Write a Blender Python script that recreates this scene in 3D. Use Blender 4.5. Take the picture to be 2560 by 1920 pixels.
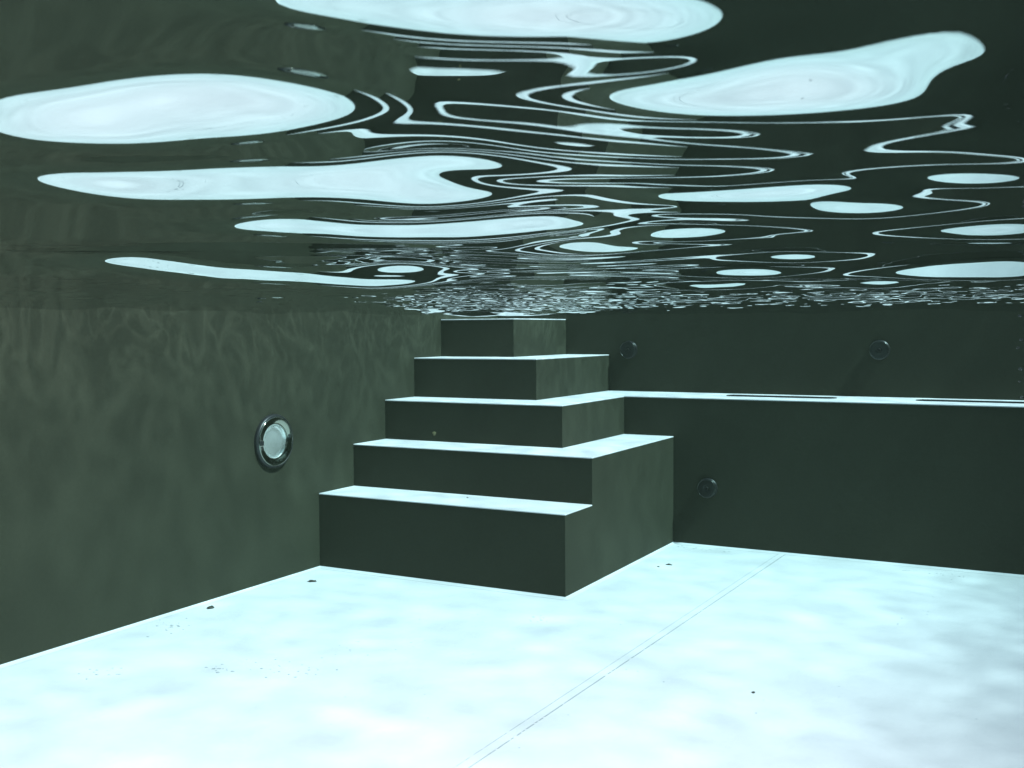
import bpy, bmesh, math, random
import numpy as np
from mathutils import Vector

for o in list(bpy.data.objects):
    bpy.data.objects.remove(o, do_unlink=True)
scene = bpy.context.scene
C = scene.collection
random.seed(11)

# ------------------------------------------------------------------ camera
cam_d = bpy.data.cameras.new('camera')
cam = bpy.data.objects.new('camera', cam_d)
C.objects.link(cam)
CAM = Vector((3.5331, -6.2677, 1.2366))
YAW, PITCH, ROLL = -0.5003, -0.0508, -0.0063
fw = Vector((math.sin(YAW) * math.cos(PITCH), math.cos(YAW) * math.cos(PITCH), math.sin(PITCH)))
rt = Vector((math.cos(YAW), -math.sin(YAW), 0))
up = rt.cross(fw)
r2 = math.cos(ROLL) * rt + math.sin(ROLL) * up
u2 = -math.sin(ROLL) * rt + math.cos(ROLL) * up
from mathutils import Matrix
cam.matrix_world = Matrix(((r2.x, u2.x, -fw.x, CAM.x), (r2.y, u2.y, -fw.y, CAM.y), (r2.z, u2.z, -fw.z, CAM.z), (0, 0, 0, 1)))
cam_d.sensor_width = 36.0
cam_d.lens = 36.0 * 2657.8 / 2560.0
cam_d.clip_start = 0.01
cam_d.dof.use_dof = True
cam_d.dof.focus_distance = 4.2
cam_d.dof.aperture_fstop = 30.0
cam_d.clip_end = 400.0
scene.camera = cam

# ------------------------------------------------------------------ sky, sun, exposure
SUN_TO = Vector((0.70, -0.06, 1.0)).normalized()          # towards the sun
world = bpy.data.worlds.new('World')
scene.world = world
world.use_nodes = True
wn = world.node_tree
bg = wn.nodes['Background']
sky = wn.nodes.new('ShaderNodeTexSky')
sky.sky_type = 'NISHITA'
sky.sun_disc = False
sky.sun_elevation = math.asin(SUN_TO.z)
sky.sun_rotation = math.atan2(SUN_TO.x, SUN_TO.y)
wn.links.new(sky.outputs[0], bg.inputs[0])
bg.inputs[1].default_value = 0.06
sun_d = bpy.data.lights.new('sun', 'SUN')
sun_d.energy = 4.6
sun_d.angle = math.radians(4.6)
sun_d.color = (1.0, 0.80, 0.72)
sun = bpy.data.objects.new('sun', sun_d)
C.objects.link(sun)
sun.rotation_euler = SUN_TO.to_track_quat('Z', 'Y').to_euler()
sun.location = (6, -4, 9)
vs = scene.view_settings
vs.view_transform = 'Standard'
vs.look = 'None'
vs.gamma = 1.0
vs.use_curve_mapping = False
vs.exposure = 1.11
vs.use_white_balance = True
vs.white_balance_temperature = 8700
vs.white_balance_tint = 103.0
cy = scene.cycles
cy.max_bounces = 10
cy.diffuse_bounces = 4
cy.glossy_bounces = 5
cy.transmission_bounces = 6
cy.transparent_max_bounces = 12
cy.volume_bounces = 1
cy.use_denoising = True
cy.sample_clamp_indirect = 6.0

HAZE = (.36, (.0020, .0078, .0058), (.0, .968, .938))
# ------------------------------------------------------------------ dimensions (metres, from the pool's far left corner)
ZW = 1.3363                       # mean water level
LEDGE = 0.4843                    # ledge depth
Z = [0, .3913, .6204, .8436, 1.0749, 1.304]
Y = [0] + [-(.7145 + (5 - i) * .30) for i in range(1, 6)]
X = [0, 1.426, 1.426, 1.1206, .8152, .5098]
XR, YN = 5.1, -11.0               # right end and near end of the pool
TOP = 1.48                        # wall top above the water

# ------------------------------------------------------------------ materials
def mat(name):
    m = bpy.data.materials.new(name)
    m.use_nodes = True
    return m, m.node_tree.nodes, m.node_tree.links, m.node_tree.nodes['Principled BSDF']

def liner(name, base, var, rough, fine=70, bump=.12):
    m, n, l, p = mat(name)
    tc = n.new('ShaderNodeTexCoord')
    a = n.new('ShaderNodeTexNoise'); a.inputs['Scale'].default_value = 1.7; a.inputs['Detail'].default_value = 5
    b = n.new('ShaderNodeTexNoise'); b.inputs['Scale'].default_value = fine; b.inputs['Detail'].default_value = 4
    l.new(tc.outputs['Object'], a.inputs['Vector']); l.new(tc.outputs['Object'], b.inputs['Vector'])
    mx = n.new('ShaderNodeMath'); mx.operation = 'MULTIPLY_ADD'; mx.inputs[1].default_value = .55
    l.new(a.outputs[0], mx.inputs[0])
    s2 = n.new('ShaderNodeMath'); s2.operation = 'MULTIPLY'; s2.inputs[1].default_value = .45
    l.new(b.outputs[0], s2.inputs[0]); l.new(s2.outputs[0], mx.inputs[2])
    r = n.new('ShaderNodeValToRGB')
    r.color_ramp.elements[0].position = .3; r.color_ramp.elements[1].position = .7
    r.color_ramp.elements[0].color = tuple(c * (1 - var) for c in base) + (1,)
    r.color_ramp.elements[1].color = tuple(c * (1 + var) for c in base) + (1,)
    l.new(mx.outputs[0], r.inputs[0]); l.new(r.outputs[0], p.inputs['Base Color'])
    bp = n.new('ShaderNodeBump'); bp.inputs['Strength'].default_value = bump; bp.inputs['Distance'].default_value = .004
    l.new(b.outputs[0], bp.inputs['Height']); l.new(bp.outputs[0], p.inputs['Normal'])
    p.inputs['Roughness'].default_value = rough
    p.inputs['Specular IOR Level'].default_value = .12
    return m

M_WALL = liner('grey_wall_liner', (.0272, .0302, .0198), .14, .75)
M_FLOOR = liner('lit_floor_liner', (.60, .515, .53), .04, .8, 45, .08)  # stronger light on level faces is put into this paler liner colour
M_SEAM = liner('seam_shade_and_dirt', (.32, .32, .33), .3, .8)
M_BLOCK = liner('block_stone', (.32, .30, .27), .2, .8)

def plain(name, col, rough, metal=0.0, spec=.5, bumpscale=None):
    m, n, l, p = mat(name)
    p.inputs['Base Color'].default_value = col + (1,)
    p.inputs['Roughness'].default_value = rough
    p.inputs['Metallic'].default_value = metal
    p.inputs['Specular IOR Level'].default_value = spec
    t = n.new('ShaderNodeTexNoise'); t.inputs['Scale'].default_value = bumpscale or 60
    mr = n.new('ShaderNodeMapRange'); mr.inputs[3].default_value = max(0, rough - .04); mr.inputs[4].default_value = rough + .06
    l.new(t.outputs[0], mr.inputs[0]); l.new(mr.outputs[0], p.inputs['Roughness'])
    return m

M_CHROME = plain('polished_steel', (.40, .37, .31), .09, 1.0)
M_BRUSH = plain('brushed_steel', (.085, .09, .085), .25, 1.0)
M_DARK = plain('black_plastic', (.012, .012, .013), .4)
M_STRIP = plain('strip_plate', (.012, .013, .014), .95, 0.0, .02)
M_INLET = plain('dull_steel', (.014, .018, .017), .38, .2, .25)
M_STRIP_BARS = plain('dark_bars', (.02, .022, .024), .9, 0.0, .03)
M_LEAF = plain('wet_leaf', (.03, .022, .014), .6)
M_TAN = plain('tan_patch', (.20, .13, .06), .7)
M_REFL = plain('lamp_reflector', (.86, .90, .88), .24, .85)

def glass(name, ior, tint, pattern=False):
    """Clear interface: Fresnel mirror (total internal reflection included) over straight transmission."""
    m = bpy.data.materials.new(name); m.use_nodes = True
    n, l = m.node_tree.nodes, m.node_tree.links
    n.remove(n['Principled BSDF'])
    out = n['Material Output']
    f = n.new('ShaderNodeFresnel'); f.inputs[0].default_value = ior
    t = n.new('ShaderNodeBsdfTransparent'); t.inputs[0].default_value = tint + (1,)
    g = n.new('ShaderNodeBsdfAnisotropic'); g.inputs['Roughness'].default_value = 0.0
    mix = n.new('ShaderNodeMixShader')
    l.new(f.outputs[0], mix.inputs[0]); l.new(t.outputs[0], mix.inputs[1]); l.new(g.outputs[0], mix.inputs[2])
    l.new(mix.outputs[0], out.inputs['Surface'])
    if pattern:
        # web of sunlight put into the transmission colour by noise, not by the ripples
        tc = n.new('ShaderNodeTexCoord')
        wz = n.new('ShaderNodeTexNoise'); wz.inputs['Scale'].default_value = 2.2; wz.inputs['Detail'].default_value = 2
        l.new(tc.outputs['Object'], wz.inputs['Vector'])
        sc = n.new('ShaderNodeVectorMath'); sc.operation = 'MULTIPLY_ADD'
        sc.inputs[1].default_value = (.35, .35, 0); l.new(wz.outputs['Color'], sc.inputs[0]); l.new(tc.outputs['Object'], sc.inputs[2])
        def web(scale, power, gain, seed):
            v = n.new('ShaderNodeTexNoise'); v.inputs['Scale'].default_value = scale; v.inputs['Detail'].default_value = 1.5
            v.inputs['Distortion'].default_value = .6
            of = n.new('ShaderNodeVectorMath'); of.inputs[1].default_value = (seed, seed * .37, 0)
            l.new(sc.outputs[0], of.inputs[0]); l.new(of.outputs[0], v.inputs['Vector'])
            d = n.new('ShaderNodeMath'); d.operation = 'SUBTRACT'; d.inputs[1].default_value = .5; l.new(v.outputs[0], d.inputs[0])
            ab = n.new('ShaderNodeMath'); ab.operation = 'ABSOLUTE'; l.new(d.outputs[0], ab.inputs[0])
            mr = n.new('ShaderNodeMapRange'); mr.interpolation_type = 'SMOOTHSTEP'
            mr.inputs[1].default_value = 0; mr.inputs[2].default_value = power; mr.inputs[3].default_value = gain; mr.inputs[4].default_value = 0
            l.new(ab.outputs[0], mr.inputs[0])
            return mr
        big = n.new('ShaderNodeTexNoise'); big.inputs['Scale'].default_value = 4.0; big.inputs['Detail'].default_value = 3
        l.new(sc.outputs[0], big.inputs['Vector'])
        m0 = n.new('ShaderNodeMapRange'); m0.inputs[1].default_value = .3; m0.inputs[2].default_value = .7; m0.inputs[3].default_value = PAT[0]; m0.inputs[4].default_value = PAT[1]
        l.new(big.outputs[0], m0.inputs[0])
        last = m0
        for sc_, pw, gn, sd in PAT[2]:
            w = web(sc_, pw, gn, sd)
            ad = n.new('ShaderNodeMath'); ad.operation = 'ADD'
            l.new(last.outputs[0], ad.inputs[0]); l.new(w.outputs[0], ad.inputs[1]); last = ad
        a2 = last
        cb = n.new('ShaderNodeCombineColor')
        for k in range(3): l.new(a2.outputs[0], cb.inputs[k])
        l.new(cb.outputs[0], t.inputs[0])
    return m

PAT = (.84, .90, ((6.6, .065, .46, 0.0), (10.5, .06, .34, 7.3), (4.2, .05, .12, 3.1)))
M_WATER = glass('water_surface', 1.333, (1, 1, 1), True)
M_GLASS = glass('clear_glass', 1.14, (.93, .96, .95))
M_BUBBLE = glass('air_bubble_skin', 1.5, (.95, .97, .97))

# ------------------------------------------------------------------ mesh helpers
def link(name, bm, m, parent=None, smooth=False):
    me = bpy.data.meshes.new(name)
    bmesh.ops.recalc_face_normals(bm, faces=bm.faces[:])
    bm.to_mesh(me); bm.free()
    me.materials.append(m)
    if smooth:
        for p in me.polygons: p.use_smooth = True
    o = bpy.data.objects.new(name, me)
    C.objects.link(o)
    if parent: o.parent = parent
    return o

def box(bm, x0, x1, y0, y1, z0, z1):
    v = [bm.verts.new((x, y, z)) for z in (z0, z1) for y in (y0, y1) for x in (x0, x1)]
    for f in ((0, 1, 3, 2), (4, 5, 7, 6), (0, 1, 5, 4), (2, 3, 7, 6), (0, 2, 6, 4), (1, 3, 7, 5)):
        bm.faces.new([v[i] for i in f])

def bevel(o, w, seg=2):
    b = o.modifiers.new('bevel', 'BEVEL'); b.width = w; b.segments = seg; b.limit_method = 'ANGLE'

def tag(o, label=None, cat=None, group=None, kind=None):
    if label: o['label'] = label
    if cat: o['category'] = cat
    if group: o['group'] = group
    if kind: o['kind'] = kind
    return o

def thing(name, loc, label, cat, group=None):
    o = bpy.data.objects.new(name, None); C.objects.link(o)
    o.location = loc; o.empty_display_size = .1
    return tag(o, label, cat, group)

def lathe(bm, profile, seg=48, axis='X', close=False):
    """profile: list of (height along axis, radius)"""
    rings = []
    for h, r in profile:
        if r < 1e-6:
            rings.append([bm.verts.new((h, 0, 0) if axis == 'X' else (0, h, 0))])
        else:
            ring = []
            for k in range(seg):
                a = 2 * math.pi * k / seg
                c, s = r * math.cos(a), r * math.sin(a)
                ring.append(bm.verts.new((h, c, s) if axis == 'X' else (c, h, s)))
            rings.append(ring)
    for A, B in zip(rings[:-1], rings[1:]):
        for k in range(seg):
            k2 = (k + 1) % seg
            if len(A) == 1 and len(B) == 1: continue
            if len(A) == 1: bm.faces.new((A[0], B[k], B[k2]))
            elif len(B) == 1: bm.faces.new((A[k], A[k2], B[0]))
            else: bm.faces.new((A[k], A[k2], B[k2], B[k]))

# ------------------------------------------------------------------ pool shell
bm = bmesh.new(); box(bm, -.3, XR + .3, YN - .3, .3, -.25, 0)
floor = tag(link('floor', bm, M_FLOOR), 'pale pool floor with welded liner seam', kind='structure')

# overlapped liner weld: two sheet edges with a thin line beside each, groove shade and dirt in its colour
def seam_x(y): return 1.985 + (y + 3.9) * .0215
def ribbon(bm, off0, off1, z0, z1, ya, yb, n=40, jit=0.0):
    rnd = random.Random(int(abs(off0) * 1e5) + 3)
    prev = None
    for k in range(n + 1):
        y = ya + (yb - ya) * k / n
        a, b = off0 - rnd.random() * jit, off1 + rnd.random() * jit
        row = [bm.verts.new((seam_x(y) + a, y, z0)), bm.verts.new((seam_x(y) + a, y, z1)),
               bm.verts.new((seam_x(y) + b, y, z1)), bm.verts.new((seam_x(y) + b, y, z0))]
        if prev and not (jit and rnd.random() < .12):
            for i in range(3): bm.faces.new((prev[i], prev[i + 1], row[i + 1], row[i]))
        prev = row
bm = bmesh.new(); ribbon(bm, -.016, .016, -.002, .0022, YN, -LEDGE)
link('weld_strip', bm, M_FLOOR, floor)
for off, w in ((-.0195, .0016), (.0165, .0030)):
    bm = bmesh.new(); ribbon(bm, off, off + w, -.002, .0014, -5.2, -LEDGE, 400, .0012)
    link('weld_joint', bm, M_SEAM, floor)

def fillet(bm, a, b, n, w=.022, h=.009):
    # low sloping weld bead where the floor liner turns up into a wall; n points into the pool
    a, b, n = Vector(a), Vector(b), Vector(n)
    v = [bm.verts.new(p) for p in (a + Vector((0, 0, h)), b + Vector((0, 0, h)), b + n * w * .45 + Vector((0, 0, h * .38)), a + n * w * .45 + Vector((0, 0, h * .38)), b + n * w + Vector((0, 0, .0008)), a + n * w + Vector((0, 0, .0008)))]
    bm.faces.new((v[0], v[1], v[2], v[3])); bm.faces.new((v[3], v[2], v[4], v[5]))
for a, b, n in (((0, YN, 0), (0, Y[1], 0), (1, 0, 0)), ((0, Y[1], 0), (X[1], Y[1], 0), (0, -1, 0)),
                ((X[1], Y[1], 0), (X[1], -LEDGE, 0), (1, 0, 0)), ((X[1], -LEDGE, 0), (XR, -LEDGE, 0), (0, -1, 0))):
    bm = bmesh.new(); fillet(bm, a, b, n); link('weld_bead', bm, M_FLOOR, floor)
bm = bmesh.new()
c0 = bm.verts.new((X[1] - .001, Y[1] + .001, .009)); c1 = bm.verts.new((X[1] - .001, Y[1] - .022, .0008)); c2 = bm.verts.new((X[1] + .016, Y[1] - .016, .0008)); c3 = bm.verts.new((X[1] + .022, Y[1] + .001, .0008))
bm.faces.new((c0, c1, c2)); bm.faces.new((c0, c2, c3)); link('weld_bead', bm, M_FLOOR, floor)

bm = bmesh.new(); box(bm, -.3, 0, YN - .3, .3, 0, TOP)
wl = tag(link('pool_wall', bm, M_WALL), 'long dark grey pool wall on the left holding the round underwater light', 'wall')
bm = bmesh.new(); box(bm, 0, XR, 0, .3, 0, TOP)
wb = tag(link('pool_wall', bm, M_WALL), 'far dark grey pool wall above the ledge with two round inlets', 'wall')
bm = bmesh.new(); box(bm, XR, XR + .3, YN - .3, .3, 0, TOP)
tag(link('pool_wall', bm, M_WALL), 'end wall of the pool beyond the right edge of the picture', 'wall')
bm = bmesh.new(); box(bm, 0, XR, YN - .3, YN, 0, TOP)
tag(link('pool_wall', bm, M_WALL), 'near wall of the pool behind the camera', 'wall')

# unseen block added only to shade the right end of the pool
blocker = thing('shade_block', (13.85, -5, 0), 'tall unseen block added beyond the right end of the pool to shade it', 'shade_block')
bm = bmesh.new(); box(bm, 0, 7, -12, 12, 1.3, 14.0); link('wall', bm, M_BLOCK, blocker)  # body of the added shading block
bm = bmesh.new(); box(bm, -.02, 7.3, -12.3, 12.3, 14.0, 14.8); link('block_top', bm, M_BLOCK, blocker)

# ------------------------------------------------------------------ ledge along the far wall
ledge = thing('pool_ledge', (X[3], 0, 0), 'low ledge along the far wall with pale top and two dark strips', 'ledge')
def child(name, bm, m, parent, smooth=False):
    for v in bm.verts: v.co -= parent.location if parent.parent is None else parent.parent.location + parent.location
    return link(name, bm, m, parent, smooth)
bm = bmesh.new(); box(bm, X[2] + 0, XR, -LEDGE, -.002, 0, Z[3] - .004)
box(bm, X[3], X[2], -LEDGE, -.002, Z[2], Z[3] - .004)
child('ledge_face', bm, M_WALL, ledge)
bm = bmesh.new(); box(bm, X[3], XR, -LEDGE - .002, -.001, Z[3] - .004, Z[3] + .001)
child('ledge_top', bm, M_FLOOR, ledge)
for sx0, sx1, sy in ((1.655, 2.285, -.21), (2.70, 3.36, -.21)):  # pair of dark strips with cross bars on the ledge top
    bm = bmesh.new()
    # rounded frame plate
    r, h = .055, Z[3] + .001
    pts = [(sx1 - r + r * math.cos(t), sy + r * math.sin(t)) for t in np.linspace(-math.pi / 2, math.pi / 2, 9)] + \
          [(sx0 + r + r * math.cos(t), sy + r * math.sin(t)) for t in np.linspace(math.pi / 2, 1.5 * math.pi, 9)]
    lo = [bm.verts.new((x, y, h - .002)) for x, y in pts]; hi = [bm.verts.new((x, y, h + .003)) for x, y in pts]
    bm.faces.new(hi)
    for i in range(len(pts)):
        bm.faces.new((lo[i], lo[(i + 1) % len(pts)], hi[(i + 1) % len(pts)], hi[i]))
    sl = child('dark_strip', bm, M_STRIP, ledge)
    bm = bmesh.new()
    n = 26
    for k in range(n):
        xx = sx0 + .03 + (sx1 - sx0 - .06) * k / (n - 1)
        box(bm, xx - .004, xx + .004, sy - .040, sy + .040, h + .003, h + .0042)
    g = link('strip_bars', bm, M_STRIP_BARS)
    for v in g.data.vertices: v.co -= ledge.location
    g.parent = sl

# ------------------------------------------------------------------ corner steps
steps = thing('pool_steps', (0, 0, 0), 'flight of five dark corner steps with pale treads rising to the water', 'steps')
TH = .006
for i in range(1, 6):
    st = bpy.data.objects.new('step', None); C.objects.link(st); st.parent = steps; st.location = (0, 0, 0)
    z0, z1 = Z[i - 1], Z[i]
    yb = -LEDGE if i <= 3 else 0
    if i > 1: z0 += 0
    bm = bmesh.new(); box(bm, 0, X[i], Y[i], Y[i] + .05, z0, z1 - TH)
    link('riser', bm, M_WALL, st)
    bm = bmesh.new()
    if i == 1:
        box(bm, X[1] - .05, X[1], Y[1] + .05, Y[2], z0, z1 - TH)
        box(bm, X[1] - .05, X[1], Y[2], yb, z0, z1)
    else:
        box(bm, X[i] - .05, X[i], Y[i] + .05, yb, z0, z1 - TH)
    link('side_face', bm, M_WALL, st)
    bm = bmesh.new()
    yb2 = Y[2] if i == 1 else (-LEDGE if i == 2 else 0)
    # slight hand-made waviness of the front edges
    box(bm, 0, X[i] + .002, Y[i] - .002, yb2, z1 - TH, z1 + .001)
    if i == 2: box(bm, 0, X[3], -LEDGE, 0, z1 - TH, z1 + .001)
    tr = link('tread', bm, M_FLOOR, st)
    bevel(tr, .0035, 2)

# ------------------------------------------------------------------ underwater light on the left wall
LC = Vector((0, -2.262, .698))
lamp = thing('underwater_light', LC, 'round chrome underwater light set in the dark wall left of the steps', 'light')
bm = bmesh.new()
lathe(bm, [(.0, .1335), (.014, .1335), (.024, .131), (.030, .127), (.031, .1235), (.028, .1225)], 64); link('outer_ring', bm, M_DARK, lamp, True)
bm = bmesh.new()
lathe(bm, [(.024, .1228), (.0305, .1215), (.0325, .119), (.0318, .1165), (.022, .091), (.0205, .0885), (.021, .0865), (.016, .084)], 72); link('bezel', bm, M_CHROME, lamp, True)
bm = bmesh.new()
lathe(bm, [(.016, .085), (.010, .080), (.003, .066), (-.0005 + .002, .045), (.001, .020), (.001, 0)], 64); link('reflector', bm, M_REFL, lamp, True)
bm = bmesh.new()
lathe(bm, [(.0185, .0845), (.024, .074), (.029, .055), (.032, .030), (.033, 0)], 64); link('lens', bm, M_GLASS, lamp, True)
for a in (12, 192):
    bm = bmesh.new()
    lathe(bm, [(.022, .0065), (.029, .0063), (.0305, .0045), (.0305, .0)], 16)
    s = link('screw', bm, M_DARK, lamp, True)
    s.location = (0, .103 * math.cos(math.radians(a)), .103 * math.sin(math.radians(a)))
bm = bmesh.new(); box(bm, .022, .0345, -.118, -.089, -.012, .010)
cl = link('clip', bm, M_DARK, lamp); bevel(cl, .003)  # plain dark square block at the left of the bezel
lamp.scale = (.72, 1, 1)

# ------------------------------------------------------------------ return inlets
def inlet(loc, r, label, first=[None]):
    if first[0] is None:
        t = thing('water_inlet', loc, label, 'inlet', 'round steel water inlets in the far wall')
        bm = bmesh.new(); lathe(bm, [(.004, 1.10), (-.05, 1.09), (-.09, 1.04)], 40, 'Y'); 
        for v in bm.verts: v.co *= .052
        link('shade_ring', bm, M_DARK, t, True)  # black ring put in as the shade around the flange
        bm = bmesh.new()
        lathe(bm, [(-.02, 1.0), (-.42, 1.0), (-.455, .985), (-.47, .95), (-.47, .60), (-.47, .40), (-.46, .24), (-.36, .20)], 48, 'Y')
        for v in bm.verts: v.co *= .052
        link('flange', bm, M_INLET, t, True)
        bm = bmesh.new()
        lathe(bm, [(-.455 + .045 * math.sin(t), .985 + .045 * math.cos(t)) for t in np.linspace(0, 2 * math.pi, 13)], 56, 'Y')
        bmesh.ops.remove_doubles(bm, verts=bm.verts[:], dist=1e-4)
        for v in bm.verts: v.co *= .052
        link('outer_ring', bm, M_BRUSH, t, True)
        bm = bmesh.new()
        lathe(bm, [(-.36, .20), (-.52, .19), (-.55, .16), (-.54, .11), (-.36, .10), (-.30, 0)], 28, 'Y')
        for v in bm.verts: v.co *= .052
        link('nozzle', bm, M_INLET, t, True)
        first[0] = t
    else:
        src = first[0]; t = src.copy(); C.objects.link(t); t.location = loc; t['label'] = label
        for ch in list(src.children):
            c = ch.copy(); C.objects.link(c); c.parent = t
    return t
inlet((.953, 0, 1.106), .052, 'round steel inlet in the far wall just right of the steps, above the ledge')
inlet((2.475, 0, 1.110), .052, 'round steel inlet high in the far wall near the right, above the ledge strips')
inlet((1.631, -LEDGE, .335), .056, 'round steel inlet low in the ledge face, right of the bottom step')

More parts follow.
